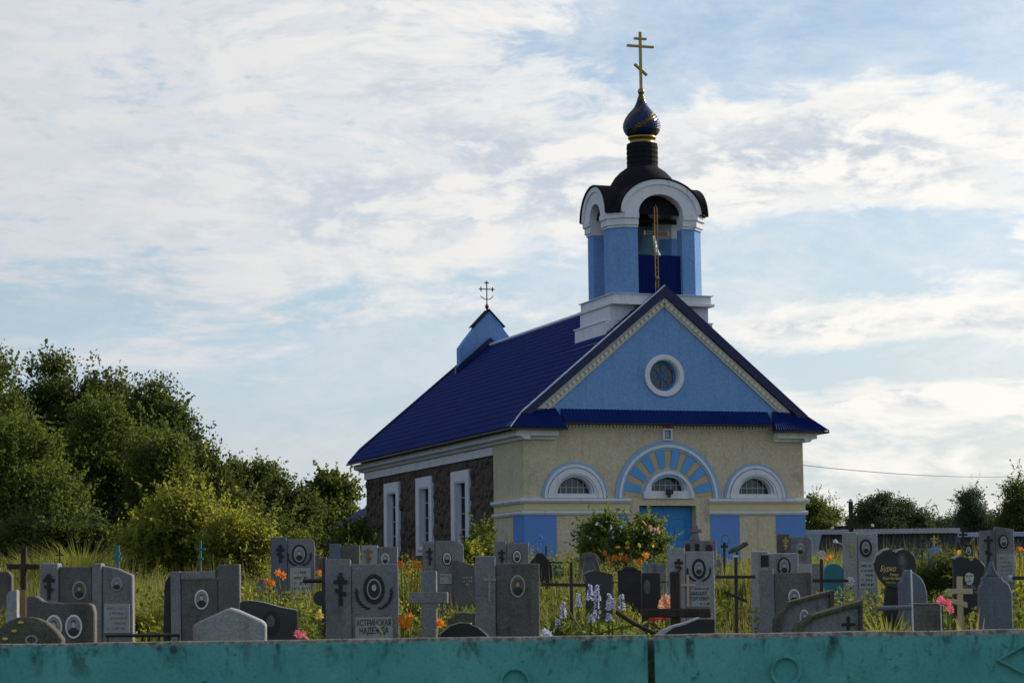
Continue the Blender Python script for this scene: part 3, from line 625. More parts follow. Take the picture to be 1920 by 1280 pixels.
    # corrugated guards in the openings
    def guard(plane, half, d_, z1):
        mb = CB(); n_ = 24; vs, fs = [], []
        for i in range(n_*2+1):
            x_ = -half+2*half*i/(n_*2); o_ = .012*(-1 if (i//2) % 2 else 1)
            for z_ in (9.9, z1): vs.append((x_, d_+o_, z_) if plane == 'xz' else (d_+o_, ty+x_, z_))
        fs = [(2*i,2*i+1,2*i+3,2*i+2) for i in range(n_*2)]
        mb.add(vs, fs).build('belfry_guard', M['roof'], ch)
    guard('xz',.795,ty-hv+.16,11.26); guard('xz',.795,ty+hv-.16,11.0)
    CB().prism([(-.795,9.9),(.5,9.9),(.5,12.1),(.795,12.1),(.795,12.75),(.62,13.05),(.3,13.24),(0,13.27),(-.3,13.24),(-.62,13.05),(-.795,12.75)], ty+hv-.12, ty+hv-.09).build('rear_boarding', M['boards'], ch)
    CB().box(-1.2,1.2,ty-.98,ty+.98,9.9,9.95).build('belfry_floor', M['wood'], ch)
    CB().box(-1.25,1.25,ty-.08,ty+.08,12.55,12.70).build('bell_beam', M['wood'], ch)
    # gilt cross fixed in front of the opening
    v0 = ty-hv-.13; u0 = -.19; mb = CB()
    for q in (-.05,.05): mb.tube([(u0+q,v0,9.9),(u0+q,v0,12.8)], .018, 5)
    for i in range(18): mb.tube([(u0-.05,v0,9.95+i*.16),(u0+.05,v0,10.03+i*.16)], .012, 4)
    for q in (-.04,.04): mb.tube([(u0-.42,v0,11.95+q),(u0+.42,v0,11.95+q)], .018, 5)
    for i in range(10): mb.tube([(u0-.40+i*.08,v0,11.91),(u0-.36+i*.08,v0,11.99)], .012, 4)
    mb.tube([(u0-.42,v0,11.88),(u0-.42,v0,12.02)], .03, 5); mb.tube([(u0+.42,v0,11.88),(u0+.42,v0,12.02)], .03, 5)
    mb.tube([(u0-.05,v0,12.8),(u0,v0,12.92),(u0+.05,v0,12.8)], .018, 5)
    mb.tube([(u0+.24*math.cos(a),v0,11.36+.2*math.sin(a)) for a in (R(190+16*i) for i in range(11))], .016, 5)
    mb.lathe([(.06,10.35),(.09,10.42),(.06,10.5)], 8, (u0,v0)); mb.build('belfry_cross', M['copper'], ch)
    bp = [(.0,.62),(.06,.61),(.10,.56),(.13,.45),(.16,.3),(.20,.16),(.26,.05),(.30,0),(.27,.0),(.2,.1),(.0,.3)]
    def bell(u_, v_, z_, s_, label):
        t_ = thing('bell', label, 'bell', chp(u_,v_,z_), PHI)
        MB().lathe([(r_*s_,h_*s_) for r_,h_ in bp], 20).build('bell_body', M['bronze'], t_, smooth=True)
        MB().tube([(0,0,.6*s_),(0,0,12.56-z_)], .02, 5).build('hanger', M['iron'], t_)
        MB().tube([(0,0,.35*s_),(0,0,-.06*s_)], [.012,.03], 6).build('clapper', M['iron'], t_)
    bell(.10, ty-.2, 11.24, 1.75, 'large green bronze bell behind the copper cross in the tower opening')
make_tower()
fl = thing('floodlight', 'small black floodlight on the sill of the middle half-round window', 'floodlight', chp(.02,-.12,3.12), PHI)
MB().box(-.11,.11,-.12,.02,.10,.26).build('housing', M['iron'], fl, bevel=.01); MB().box(-.03,.03,-.06,.04,0.0,.098).build('bracket', M['iron'], fl)

# ------------------------------------------------------------------ trees, bushes and grass
def leaf_quads(P_, size, aspect=.55, droop=.3):
    """one small bent-free leaf card per point, turned at random"""
    n = len(P_); a = RNG.normal(size=(n,3)); a[:,2] -= droop; a /= np.linalg.norm(a,axis=1)[:,None]
    b = RNG.normal(size=(n,3)); b -= (b*a).sum(1)[:,None]*a; b /= np.linalg.norm(b,axis=1)[:,None]
    s = (size*RNG.uniform(.6,1.3,n))[:,None]
    V = np.empty((n,4,3)); V[:,0] = P_-a*s*.5; V[:,1] = P_+b*s*aspect*.5; V[:,2] = P_+a*s*.5; V[:,3] = P_-b*s*aspect*.5
    return V.reshape(-1,3)
def crown_points(ells, n, clumps, cr, flat=.75):
    """leaf positions: clumps spread through several ellipsoids, thicker towards their skin"""
    sub = []
    for x, y, z, a, b, c in ells:
        sub.append((x,y,z,a*.86,b*.86,c*.9))
        for _ in range(26):
            q = RNG.normal(size=3); q[2] = abs(q[2])*1.1-.35; q /= np.linalg.norm(q); f = RNG.uniform(.12,.34); g = RNG.uniform(.70,1.0)
            sub.append((x+q[0]*a*g, y+q[1]*b*g, z+q[2]*c*g, max(a*f,.2), max(b*f,.2), max(min(c*f,a*f*1.4),.2)))
        sub.append((x+RNG.normal()*a*.15,y,z+c*.86,a*.3,b*.3,c*.2))
    ells = sub
    vol = np.array([e[3]*e[4]*e[5] for e in ells])**.67; pick = RNG.choice(len(ells), clumps, p=vol/vol.sum())
    d = RNG.normal(size=(clumps,3)); d /= np.linalg.norm(d,axis=1)[:,None]
    rr = RNG.uniform(.05,1,clumps)**.42
    E_ = np.array(ells)[pick]; C_ = E_[:,:3] + d*rr[:,None]*E_[:,3:6]*.93
    rad = cr*RNG.uniform(.55,1.35,clumps)
    w = rad**2; k = RNG.choice(clumps, n, p=w/w.sum())
    q = np.clip(RNG.normal(size=(n,3)), -2.1, 2.1)*.5; q[:,2] *= flat
    return C_[k] + q*rad[k][:,None], C_
LEAF_N, LEAF_S = 1.45, .8
def tree(name, label, cat, D, base_px, ells_px, n, leaf, m, clumps=70, cr=.8, group=None, depth=.9, trunk_r=.16, aspect=.6, limbs=9, shoots=None, shoot_len=None):
    """ells_px: crown lobes as (px, py, half width px, half height px, depth offset m); base_px: where the trunk stands"""
    if shoots is None: shoots = 46*len(ells_px) if cat == 'tree' else 40*len(ells_px)
    if shoot_len is None: shoot_len = cr*(1.5 if cat == 'tree' else 1.9)
    k = D/F; p0 = at(base_px, 1100, D); X, Y = p0.x, D; zb = gz(X, Y)
    ells = []
    for px, py, rx, ry, dy in ells_px:
        c = at(px, py, D+dy); ells.append((c.x-X, dy, c.z-zb, rx*k, rx*k*depth, ry*k))
    t_ = thing(name, label, cat, (X, Y, zb), 0, group)
    n = int(n*LEAF_N); leaf *= LEAF_S
    P_, C_ = crown_points(ells, n, int(clumps*2.4), cr*.95)
    if shoots:                                             # long twigs that break the outline of the crown
        big = np.array(ells)[RNG.integers(0,len(ells),shoots)]; q = RNG.normal(size=(shoots,3)); q[:,2] = abs(q[:,2])*.9+.1; q /= np.linalg.norm(q,axis=1)[:,None]
        st = big[:,:3]+q*big[:,3:6]*.82; d = q*.8+np.array([0,0,.55])+RNG.normal(size=(shoots,3))*.28; ln = shoot_len*RNG.uniform(.4,1.25,shoots); k_ = 26
        t2 = RNG.uniform(0,1,(shoots,k_,1)); line = st[:,None,:]+d[:,None,:]*ln[:,None,None]*t2; line[:,:,2] -= (t2[:,:,0]**2)*ln[:,None]*.25
        line += RNG.normal(size=line.shape)*(leaf*.55)*(1.25-t2); P_ = np.concatenate([P_, line.reshape(-1,3)])
    ok = P_[:,2] > .05; P_ = P_[ok]
    raw('crown', leaf_quads(P_, leaf, aspect), 4, m, t_)
    top = max(e[2] for e in ells); mx = np.array([(e[0],e[1],e[2]) for e in ells]).mean(0)
    mb = MB(); pts = [(0,0,-.3)] + [(mx[0]*f+RNG.normal()*.08, mx[1]*f+RNG.normal()*.08, top*f) for f in (.25,.5,.75,1.0)]
    mb.tube(pts, [trunk_r*1.25, trunk_r, trunk_r*.8, trunk_r*.55, trunk_r*.2], 7)
    for c in C_[RNG.choice(len(C_), min(limbs,len(C_)), replace=False)]:
        f = RNG.uniform(.3,.8); s0 = Vector(pts[1]).lerp(Vector(pts[4]), f); e0 = Vector(c); mid = s0.lerp(e0,.5)+Vector((0,0,-.1))
        mb.tube([s0,mid,e0], [trunk_r*.35,trunk_r*.22,trunk_r*.07], 5, cap=False)
    mb.build('trunk', M['bark'], t_); return t_
GT = 'trees on the left edge of the cemetery'
tree('tree','tallest dark tree cut off by the left edge of the picture','tree',92,-30,[(-22,820,60,160,0),(-10,960,90,120,-1),(-75,900,60,170,1)],31000,.2,M['leaf_d'],150,.7,GT)
tree('tree','dark tree with a rounded top next to the tallest one','tree',98,75,[(75,800,62,125,0),(50,930,90,125,-1),(120,930,70,120,1)],34000,.21,M['leaf_d'],160,.75,GT)
tree('tree','dark tree with a ragged double top above the middle of the wood','tree',97,190,[(170,815,52,118,0),(215,830,45,112,1),(180,950,100,115,-1)],34000,.21,M['leaf_d'],160,.72,GT)
tree('tree','dark tree on the slope of the wood, between the double top and the stepped one','tree',95,275,[(278,840,52,118,0),(255,950,90,115,-1),(310,940,50,100,1)],30000,.2,M['leaf_d'],150,.68,GT)
tree('tree','thin dark tree whose layered boughs step down to the sky gap','tree',94,340,[(330,868,46,112,0),(372,930,34,96,.5),(345,985,70,95,-.5)],26000,.19,M['leaf_d'],150,.55,GT)
tree('tree','low dark tree at the foot of the wood beside the yellow bush','tree',90,400,[(392,935,34,86,0),(420,985,46,82,1)],19000,.19,M['leaf_d'],110,.58,GT)
tree('tree','rounded tree with two bumps standing left of the sparse tree','tree',104,468,[(437,955,40,82,0),(484,955,42,82,.8),(465,1025,70,72,-.5)],26000,.2,M['leaf_d'],130,.62,GT)
tree('tree','smaller dull green tree filling the dip before the sparse tree','tree',101,535,[(525,972,44,74,0),(556,1008,42,72,.8),(540,1050,60,50,0)],20000,.2,M['leaf_d'],80,.6,GT)
tree('tree','sparse tree with sky showing through, left of the church','tree',108,618,[(612,950,34,58,0),(635,960,34,66,.6),(600,1010,45,70,-.6),(645,1025,32,55,.2)],9500,.24,M['leaf_m'],85,.5,GT,limbs=24)
tree('tree','thin low tree touching the stone wall of the church','tree',86,664,[(666,1022,18,36,0),(650,1050,36,40,.3)],4200,.16,M['leaf_m'],40,.42,GT,limbs=14)
tree('tree','mid green tree in front of the dark wood at the far left','tree',72,40,[(15,930,90,140,0),(-40,900,60,150,.5),(100,985,65,100,-.4)],34000,.16,M['leaf_m'],120,.6,GT)
tree('tree','light green tree in the middle of the wood catching the sun','tree',78,205,[(200,885,70,130,0),(155,960,75,115,-.4),(260,965,70,110,.4)],36000,.16,M['leaf_m'],120,.62,GT)
tree('tree','tall mid green tree rising behind the yellow bush','tree',76,300,[(300,900,56,112,0),(335,980,62,95,-.4),(270,1000,55,90,.3),(390,1010,50,70,.3)],30000,.16,M['leaf_m'],110,.58,GT)
GB = 'bushes at the edge of the wood'
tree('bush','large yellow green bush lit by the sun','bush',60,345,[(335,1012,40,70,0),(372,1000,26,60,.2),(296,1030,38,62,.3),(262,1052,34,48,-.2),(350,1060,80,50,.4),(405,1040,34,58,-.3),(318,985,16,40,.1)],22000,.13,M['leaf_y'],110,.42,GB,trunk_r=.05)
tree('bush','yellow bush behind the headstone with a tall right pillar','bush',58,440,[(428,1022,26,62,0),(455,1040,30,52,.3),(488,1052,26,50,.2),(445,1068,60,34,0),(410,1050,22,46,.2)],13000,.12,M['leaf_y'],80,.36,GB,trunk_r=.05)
tree('bush','dull green bush left of the grey headstone with the dark engraved cross','bush',66,515,[(505,1035,38,55,0),(540,1050,40,48,.4)],8000,.14,M['leaf_m'],60,.4,GB,trunk_r=.05)
tree('bush','low dark bush behind the small far headstones left of the church','bush',68,600,[(595,1065,45,40,0),(650,1062,40,30,.3)],7000,.14,M['leaf_d'],50,.38,GB,trunk_r=.05)
tree('bush','dark undergrowth bush below the tallest trees','bush',64,120,[(110,1040,75,55,0),(190,1045,60,55,.3),(40,1035,50,55,.3)],16000,.14,M['leaf_d'],90,.42,GB,trunk_r=.05)
tree('bush','pale weedy bush before the end of the dark stone wall','bush',66,905,[(905,1035,24,38,0),(893,1062,22,30,.2)],2600,.11,M['leaf_m'],36,.24,GB,trunk_r=.03)
GR_ = 'trees beyond the shed on the right'
tree('tree','small leaning tree right behind the corner of the church','tree',128,1532,[(1525,960,16,26,0),(1550,975,26,20,.5),(1530,990,30,18,-.4)],9000,.13,M['leaf_m'],40,.5,GR_)
tree('tree','wide domed tree behind the shed roof','tree',190,1668,[(1650,985,46,44,0),(1695,985,40,40,1),(1610,1000,20,24,1)],42000,.22,M['leaf_g'],90,.8,GR_)
tree('tree','low hazy row of trees behind the end of the shed','tree',260,1785,[(1785,1000,46,26,0),(1745,1006,40,22,1),(1720,1010,24,16,.5)],22000,.26,M['leaf_h'],60,1.1,GR_)
tree('tree','slender feathery tree rising above the hazy row','tree',240,1822,[(1822,950,22,30,0),(1825,985,36,36,.5),(1850,1000,30,30,1)],20000,.22,M['leaf_h'],60,.9,GR_,limbs=18)
tree('tree','dark tree with loose twigs at the right edge','tree',130,1908,[(1912,945,26,48,0),(1925,985,36,50,.5),(1890,990,18,22,-.4)],15000,.15,M['leaf_d'],70,.6,GR_,limbs=26)

def grass_blades(n, X, Y, h, wid, lean=.35):
    z = np.array([gz(a,b) for a,b in zip(X,Y)]); th = RNG.uniform(0,2*PI,n); d = np.stack([np.cos(th),np.sin(th),np.zeros(n)],1)
    s = np.stack([-np.sin(th),np.cos(th),np.zeros(n)],1)*(wid/2)[:,None]
    b = np.stack([X,Y,z-.03],1); l = RNG.uniform(.05,lean,n)*h
    m_ = b + np.stack([0*h,0*h,h*.6],1) + d*(l*.35)[:,None]; t_ = b + np.stack([0*h,0*h,h],1) + d*l[:,None]
    V = np.empty((n,2,4,3)); V[:,0,0] = b-s; V[:,0,1] = b+s; V[:,0,2] = m_+s*.75; V[:,0,3] = m_-s*.75
    V[:,1,0] = m_-s*.75; V[:,1,1] = m_+s*.75; V[:,1,2] = t_+s*.1; V[:,1,3] = t_-s*.1
    return V.reshape(-1,3)
def in_church(X, Y):
    c, s = math.cos(PHI), math.sin(PHI); dx, dy = X-CX, Y-CY; u = dx*c+dy*s; v = -dx*s+dy*c
    return (abs(u) < 5.6) & (v > -.3) & (v < 23)
def meadow(name, n, y0, y1, hmin, hmax, m, wid, label, xs=.26, patch=True):
    Y = y0+(y1-y0)*RNG.uniform(0,1,int(n*1.6))**1.25; X = RNG.uniform(-1,1,len(Y))*Y*xs
    dn = np.array([mnoise.noise(Vector((a*.35,b*.35,.5))) for a,b in zip(X,Y)])
    ok = ~in_church(X,Y) & ((dn > -.15) if patch else True); X, Y, dn = X[ok][:n], Y[ok][:n], dn[ok][:n]
    h = (hmin+(hmax-hmin)*np.clip(.5+dn,0,1))*RNG.uniform(.55,1.15,len(X))*np.interp(Y,[14,29,35,44],[.35,.4,.9,1.1])
    o = raw(name, grass_blades(len(X),X,Y,h,wid*RNG.uniform(.6,1.4,len(X))), 4, m); tag(o, label, kind='stuff')
meadow('tall_grass', 90000, 27, 74, .35, .85, M['grass'], .022, 'tall sunlit meadow grass growing between the graves')
meadow('dry_grass', 15000, 29, 72, .5, 1.25, M['dry'], .014, 'straw-coloured dry grass stalks among the graves', patch=False)
meadow('tall_grass', 22000, 14, 28, .2, .5, M['grass'], .02, 'shorter grass near the concrete fence', .3)

def weeds(name, n, y0, y1, hmin, hmax, m, leaf, label, per=60):
    k = n//per; Y = y0+(y1-y0)*RNG.uniform(0,1,k*2)**1.2; X = RNG.uniform(-1,1,k*2)*Y*.25
    dn = np.array([mnoise.noise(Vector((a*.3+7,b*.3,2.5))) for a,b in zip(X,Y)]); ok = ~in_church(X,Y) & (dn > -.1); X, Y, dn = X[ok][:k], Y[ok][:k], dn[ok][:k]
    h = (hmin+(hmax-hmin)*np.clip(.35+dn*1.3,0,1))*np.interp(Y,[24,30,36,46],[.35,.6,.95,1.1]); r_ = RNG.uniform(.12,.34,len(X)); i = RNG.integers(0,len(X),n)
    z = np.array([gz(a,b) for a,b in zip(X,Y)]); t_ = RNG.uniform(0,1,n)**.8; th = RNG.uniform(0,2*PI,n); q = r_[i]*RNG.uniform(0,1,n)**.5*(1.1-.7*t_)
    P_ = np.stack([X[i]+np.cos(th)*q, Y[i]+np.sin(th)*q, z[i]+h[i]*t_],1); o = raw(name, leaf_quads(P_, leaf, .45, -.2), 4, m); tag(o, label, kind='stuff')
weeds('weeds', 80000, 29, 74, .3, 1.15, M['leaf_m'], .085, 'leafy green weeds growing wild among the graves')
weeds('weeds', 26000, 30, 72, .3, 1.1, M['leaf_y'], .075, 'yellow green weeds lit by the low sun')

# ------------------------------------------------------------------ headstones, crosses and other graves
class Mon:
    """one grave marker: built in the plane facing the camera at the distance D, shapes given where the photo shows them"""
    def __init__(s, name, label, cat, D, xc, yaw=0, group=None):
        s.D = D; p = at(xc, 1100, D); s.X = p.x; s.zb = gz(p.x, D); s.o = thing(name, label, cat, (s.X, D, s.zb), R(yaw), group); s.k = D/F
    def L(s, px, py):
        if py == 'g': p = at(px, 1150, s.D); return (p.x-s.X, -.12)
        p = at(px, py, s.D); return (p.x-s.X, p.z-s.zb)
    def poly(s, name, pts, m, y0=0, y1=.16, bevel=0, holes=(), parent=None, label=None):
        return MB().prism([s.L(*p) for p in pts], y0, y1, [[s.L(*p) for p in h] for h in holes]).build(name, m, parent or s.o, bevel, label=label)
    def rect(s, name, x0, x1, yt, m, y0=0, y1=.16, yb='g', bevel=.01, parent=None, label=None):
        return s.poly(name, [(x0,yb),(x1,yb),(x1,yt),(x0,yt)], m, y0, y1, bevel, parent=parent, label=label)
    def cut(s, name, x0, x1, yt, m, y0=0, y1=.16, c=6, left=0):
        """slab with one clipped or worn upper corner"""
        q = [(x0,'g'),(x1,'g'),(x1,yt+(c if not left else 0)),(x1-c*1.2,yt),(x0+c*.5,yt),(x0,yt+(c if left else c*.3))]
        return s.poly(name, q, m, y0, y1, .008)
    def oval(s, name, cx, cy, rx, ry, m, y0, y1, parent=None, n=24, inner=None):
        c = s.L(cx, cy); e = lambda f=1, g=1: [(c[0]+rx*f*s.k*math.cos(2*PI*i/n), c[1]+ry*g*s.k*math.sin(2*PI*i/n)) for i in range(n)]
        return MB().prism(e(), y0, y1, [e(*inner)] if inner else ()).build(name, m, parent or s.o)
    def portrait(s, cx, cy, rx, ry, rim='white_enamel', bg='photo', face='face', suit='suit', frame=None, y=0, size=1):
        if frame: s.oval('portrait_frame', cx, cy, frame[0], frame[1], M['engrave'], y-.012, y-.001)
        y -= .013 if frame else 0
        p = s.oval('portrait', cx, cy, rx, ry, M[rim], y-.016, y-.001)
        s.oval('photo', cx, cy, rx*.82, ry*.84, M[bg], y-.02, y-.0165, p)
        c = s.L(cx, cy); k = s.k; w, h = rx*.8*k, ry*.82*k
        sh = [(c[0]+w*.98*math.cos(a), c[1]+h*.98*math.sin(a)) for a in (R(205+130*i/12) for i in range(13))]
        sh = [(c[0]+w*.72,c[1]-h*.38)] + [(c[0]+w*.3,c[1]-h*.12),(c[0]+w*.14,c[1]-h*.05),(c[0]-w*.14,c[1]-h*.05),(c[0]-w*.3,c[1]-h*.12),(c[0]-w*.72,c[1]-h*.38)] + sh
        MB().prism(sh, y-.0235, y-.0205).build('shoulders', M[suit], p)
        n = 14; hd = [(c[0]+w*.30*size*math.cos(2*PI*i/n), c[1]+h*.22+h*.33*size*math.sin(2*PI*i/n)) for i in range(n)]
        MB().prism(hd, y-.0265, y-.024).build('face', M[face], p)
        e_ = [(c[0]+w*.35*size*math.cos(R(a)), c[1]+h*.25+h*.38*size*math.sin(R(a))) for a in range(0,181,18)]
        hr = e_ + [(c[0]+w*.27*size*math.cos(R(a)), c[1]+h*.27+h*.20*size*math.sin(R(a))) for a in range(160,10,-20)]
        MB().prism(hr, y-.029, y-.0268).build('hair', M[suit], p); return p
    def cross(s, cx, yt, yb, w, bars, m='engrave', y0=-.02, y1=-.001, name='cross', parent=None, depth=None):
        """bars: (y, half width px, drop px) - the drop tilts the bar"""
        if depth: y0, y1 = -depth/2, depth/2
        mb = MB(); mb.prism([s.L(cx-w/2,yb), s.L(cx+w/2,yb), s.L(cx+w/2,yt), s.L(cx-w/2,yt)], y0, y1)
        for i, (y, h, d) in enumerate(bars):
            e = .003*(i+1); t_ = w/2
            mb.prism([s.L(cx-h,y+t_-d), s.L(cx+h,y+t_+d), s.L(cx+h,y-t_+d), s.L(cx-h,y-t_-d)], y0-e, y1+(e if depth else 0))
        return mb.build(name, M[m], parent or s.o, bevel=.004 if depth else 0)
    def tubes(s, name, segs, m, r, y=0, parent=None):
        mb = MB()
        for i, sg in enumerate(segs): mb.tube([(s.L(*p)[0], y, s.L(*p)[1]) for p in sg], r, 8)
        return mb.build(name, M[m], parent or s.o, smooth=False)
    def text(s, body, cx, cy, wpx, hpx, m='engrave', y=-.004, shear=0, parent=None, fit=True):
        cu = bpy.data.curves.new('inscription', 'FONT'); cu.body = body; cu.align_x = 'CENTER'; cu.align_y = 'CENTER'; cu.size = hpx*s.k/.72
        cu.extrude = .0015; cu.shear = shear; cu.resolution_u = 3; cu.offset = hpx*s.k*.012; cu.materials.append(M[m])
        o = bpy.data.objects.new('inscription', cu); COL.objects.link(o); o.parent = parent or s.o
        c = s.L(cx, cy); o.location = (c[0], y, c[1]); o.rotation_euler = (PI/2, 0, 0)
        bpy.context.view_layer.update(); sx_ = wpx*s.k/max(o.dimensions.x, 1e-4)
        me = bpy.data.meshes.new_from_object(o.evaluated_get(bpy.context.evaluated_depsgraph_get())); me.name = 'inscription'
        loc, rot, par = o.location.copy(), o.rotation_euler.copy(), o.parent; bpy.data.objects.remove(o); bpy.data.curves.remove(cu)
        o = bpy.data.objects.new('inscription', me); COL.objects.link(o); o.parent = par; o.location = loc; o.rotation_euler = rot; o.scale.x = sx_
        return o
    def lines(s, x0, x1, y0, y1, n, m='engrave', y=-.004, parent=None, fill=.8, seed=0):
        """worn lettering no longer legible: short strokes in rows"""
        rnd = random.Random(seed+int(x0)); mb = MB(); hh = (y1-y0)/n*.28
        for r_ in range(n):
            yc = y0+(y1-y0)*(r_+.5)/n; x = x0+rnd.uniform(0,.2)*(x1-x0); e = x1-rnd.uniform(0,.2)*(x1-x0)
            while x < e:
                if rnd.random() < fill:
                    a, b = s.L(x, yc+hh*rnd.uniform(.6,1)), s.L(x+rnd.uniform(.8,1.9), yc-hh*rnd.uniform(.6,1)); mb.box(a[0],b[0],y,y+.003,a[1],b[1])
                    if rnd.random() < .5: a, b = s.L(x, yc-hh*.6), s.L(x+2.4, yc-hh*.95); mb.box(a[0],b[0],y-.0005,y+.003,a[1],b[1])
                x += rnd.uniform(2.6,3.6)
        return mb.build('inscription', M[m], parent or s.o, kind='stuff')
    def laurel(s, cx, cy, r, ry, m='engrave', y=-.006):
        for sgn in (-1,1):
            mb = MB()
            for i in range(7):
                a = R(-70+i*13); p = (cx+sgn*r*math.cos(a), cy-ry*math.sin(a)); ln = 6*r/24
                q = s.L(*p); d = Vector((sgn*math.cos(a+R(60)), math.sin(a+R(60))))*ln*s.k; nn = Vector((-d.y,d.x))*.33
                Q = Vector(q); mb.prism([tuple(Q-d*.6),tuple(Q+nn),tuple(Q+d),tuple(Q-nn)], y-.0007*i, y+.005)
            mb.build('laurel_branch', M[m], s.o)

GH = 'headstones in the old cemetery'
TILT = random.Random(21)
def H(label, D, xc, yaw=0, name='headstone', cat='headstone'):
    q = Mon(name, label, cat, D, xc, yaw, GH); q.o.rotation_euler = (R(TILT.uniform(-2,2.5)), R(TILT.uniform(-.9,.9)), R(TILT.uniform(-5,5))); return q
# ---- left part
m = H('low round-topped mossy headstone with yellow leaves in the left corner by the fence', 19, 50)
m.poly('slab', [(-18,'g'),(118,'g'),(113,1196),(100,1180),(84,1166),(66,1158),(48,1155),(30,1157),(12,1165),(-4,1178),(-16,1194)], M['moss'], 0, .2, .012)
m.oval('portrait_frame', 57, 1199, 12, 9, M['granite_l'], -.012, -.001, inner=(.7,.7))
for (x,y,r_) in ((25,1182,5),(37,1166,5),(8,1197,5)): m.oval('fallen_leaf', x, y, r_, r_*.5, M['yellow'], -.02, -.006)
m = H('rough dark slab with two white oval portraits side by side', 22, 115)
m.poly('slab', [(50,'g'),(179,'g'),(179,1150),(176,1135),(168,1131),(120,1130),(84,1127),(76,1120),(68,1116),(52,1118)], M['granite_d'], 0, .18, .012)
for x in (103,140): m.portrait(x, 1174, 15.5, 22, size=1.05)
m = H('grey headstone with a soldier portrait, a smaller portrait and a pale plate under it', 26, 165)
m.rect('pillar', 77, 111, 1056, M['granite'], -.03, .2); m.rect('slab', 111.3, 174, 1062, M['granite_d'], 0, .15)
m.rect('pillar', 174.3, 192, 1056, M['granite'], -.02, .2); m.poly('shoulder', [(192.3,'g'),(251,'g'),(249,1078),(222,1066),(192.3,1060)], M['granite'], .01, .16, .01)
m.cross(94, 1075, 1123, 6, [(1087,11,0),(1082,6,0),(1102,8,3)], y0=-.045, y1=-.031)
m.portrait(150, 1106, 13, 17.5, 'plate', 'photo_w', 'face_w'); m.portrait(220, 1094, 10.5, 13, 'plate')
p = m.rect('plate', 196, 244, 1131, M['plate'], -.012, .009, 1186, .003); m.lines(199,241,1135,1182,5,'granite',-.016,p)
m = H('narrow white post with a slanted top beside the big wooden cross', 24, 24, name='grave_post', cat='grave post')
m.poly('post', [(14,'g'),(34,'g'),(34,1106),(30,1105),(17,1109),(14,1118)], M['granite_l'], 0, .12, .008)
m = Mon('grave_cross', 'big old wooden cross at the far left with mossy arms', 'cross', 21, 44, 4, 'crosses on the graves')
m.cross(45, 1025, 'g', 10, [(1062,30,0)], 'wood', depth=.07)
m.rect('lower_post', 40.5, 49.5, 1105, M['wood_b'], -.045, -.036, 'g', 0, label='paler brown lower half of the cross post')
m = H('dark panel headstone under a beam with a taller right pillar and one white portrait', 25, 388)
m.rect('pillar', 324, 342, 1070, M['granite'], -.03, .16); m.rect('beam', 342.3, 408, 1070, M['granite'], -.02, .16, 1085)
m.rect('slab', 342.3, 412, 1085.5, M['granite_d'], 0, .14); m.rect('pillar', 412.3, 453, 1058, M['granite_d'], -.03, .18)
m.portrait(381, 1123, 13, 18.5)
m = H('black rounded stone half hidden behind the dark panel headstone', 31, 322)
m.poly('slab', [(305,'g'),(340,'g'),(340,1075),(330,1072),(318,1078),(310,1090),(308,1105)], M['black_m'], 0, .14, .01)
m = H('light rough stone with a low gable top, close to the fence', 20, 430)
m.poly('slab', [(361,'g'),(498,'g'),(497,1170),(489,1163),(443,1143),(430,1140),(420,1143),(371,1166),(361,1172)], M['granite_l'], 0, .2, .012)
m = H('black slab with a curved falling top edge and an engraved face', 22, 507)
m.poly('slab', [(453,'g'),(561,'g'),(561,1144),(530,1138),(500,1129),(478,1125),(460,1125),(453,1128)], M['black'], 0, .12, .008)
m.oval('engraved_portrait', 511, 1168, 17, 24, M['black_m'], -.006, -.001); m.oval('engraved_face', 511, 1164, 8, 11, M['granite_d'], -.009, -.0065)
m = H('bluish headstone with a dark cross, a wreathed portrait and a tall text slab', 38, 551)
m.rect('pillar', 510, 540, 1006, M['granite_b'], -.03, .18); m.cut('slab', 540.3, 592, 1010, M['granite'], 0, .15, 5)
m.cross(527.5, 1020, 1054, 5, [(1030,8,0),(1025,4,0),(1040,6,2.5)], y0=-.045, y1=-.031)
m.portrait(563, 1039, 10.5, 14.5, 'plate', frame=(14,18.5)); m.laurel(563, 1042, 21, 18)
p = m.rect('plate', 545, 584, 1064, M['plate'], -.012, -.001, 1122, .003); m.lines(548,581,1068,1118,5,'engrave',-.016,p)
m = Mon('grave_cross', 'black tube cross with an oval black plaque left of the stone with capitals', 'cross', 30, 607, 0, 'crosses on the graves')
m.tubes('post', [[(608,'g'),(608,1046)]], 'iron', .035); m.tubes('arm', [[(568,1088),(645,1088)]], 'iron', .03, -.0)
m.oval('plaque', 602, 1121, 14, 14, M['black'], -.05, -.036)
m = H('grey headstone with a tall dark cross and a pale plate with two lines of capitals', 28, 680)
m.rect('pillar', 612, 660, 1047, M['granite'], -.03, .18); m.rect('slab', 660.3, 749, 1056.5, M['granite'], 0, .15)
m.cross(640.5, 1073, 1134, 7, [(1090,13,0),(1083,6,0),(1109,10,4)], y0=-.048, y1=-.031)
m.portrait(703, 1104, 13.5, 19.5, 'plate', 'suit', frame=(20,28), size=1.35); m.laurel(703, 1112, 32, 30)
p = m.rect('plate', 667, 737, 1157, M['plate'], -.014, -.001, 1200, .004)
m.text('АСТРИНСКАЯ', 702, 1167.5, 64, 11.5, y=-.0165, parent=p); m.text('НАДЕЖДА', 702, 1182.5, 54, 12, y=-.0165, parent=p)
m = H('small far headstone with a reddish cross on its pale pillar, behind the one with capitals', 40, 710)
m.rect('pillar', 676, 706, 1022, M['granite_l'], -.03, .15); m.rect('slab', 706.3, 743, 1024, M['granite'], 0, .14)
m.cross(688, 1028, 1060, 4.5, [(1034,8,0),(1044,6,2)], 'wood_b', y0=-.045, y1=-.031); m.portrait(720.5, 1047, 7.5, 10.5)
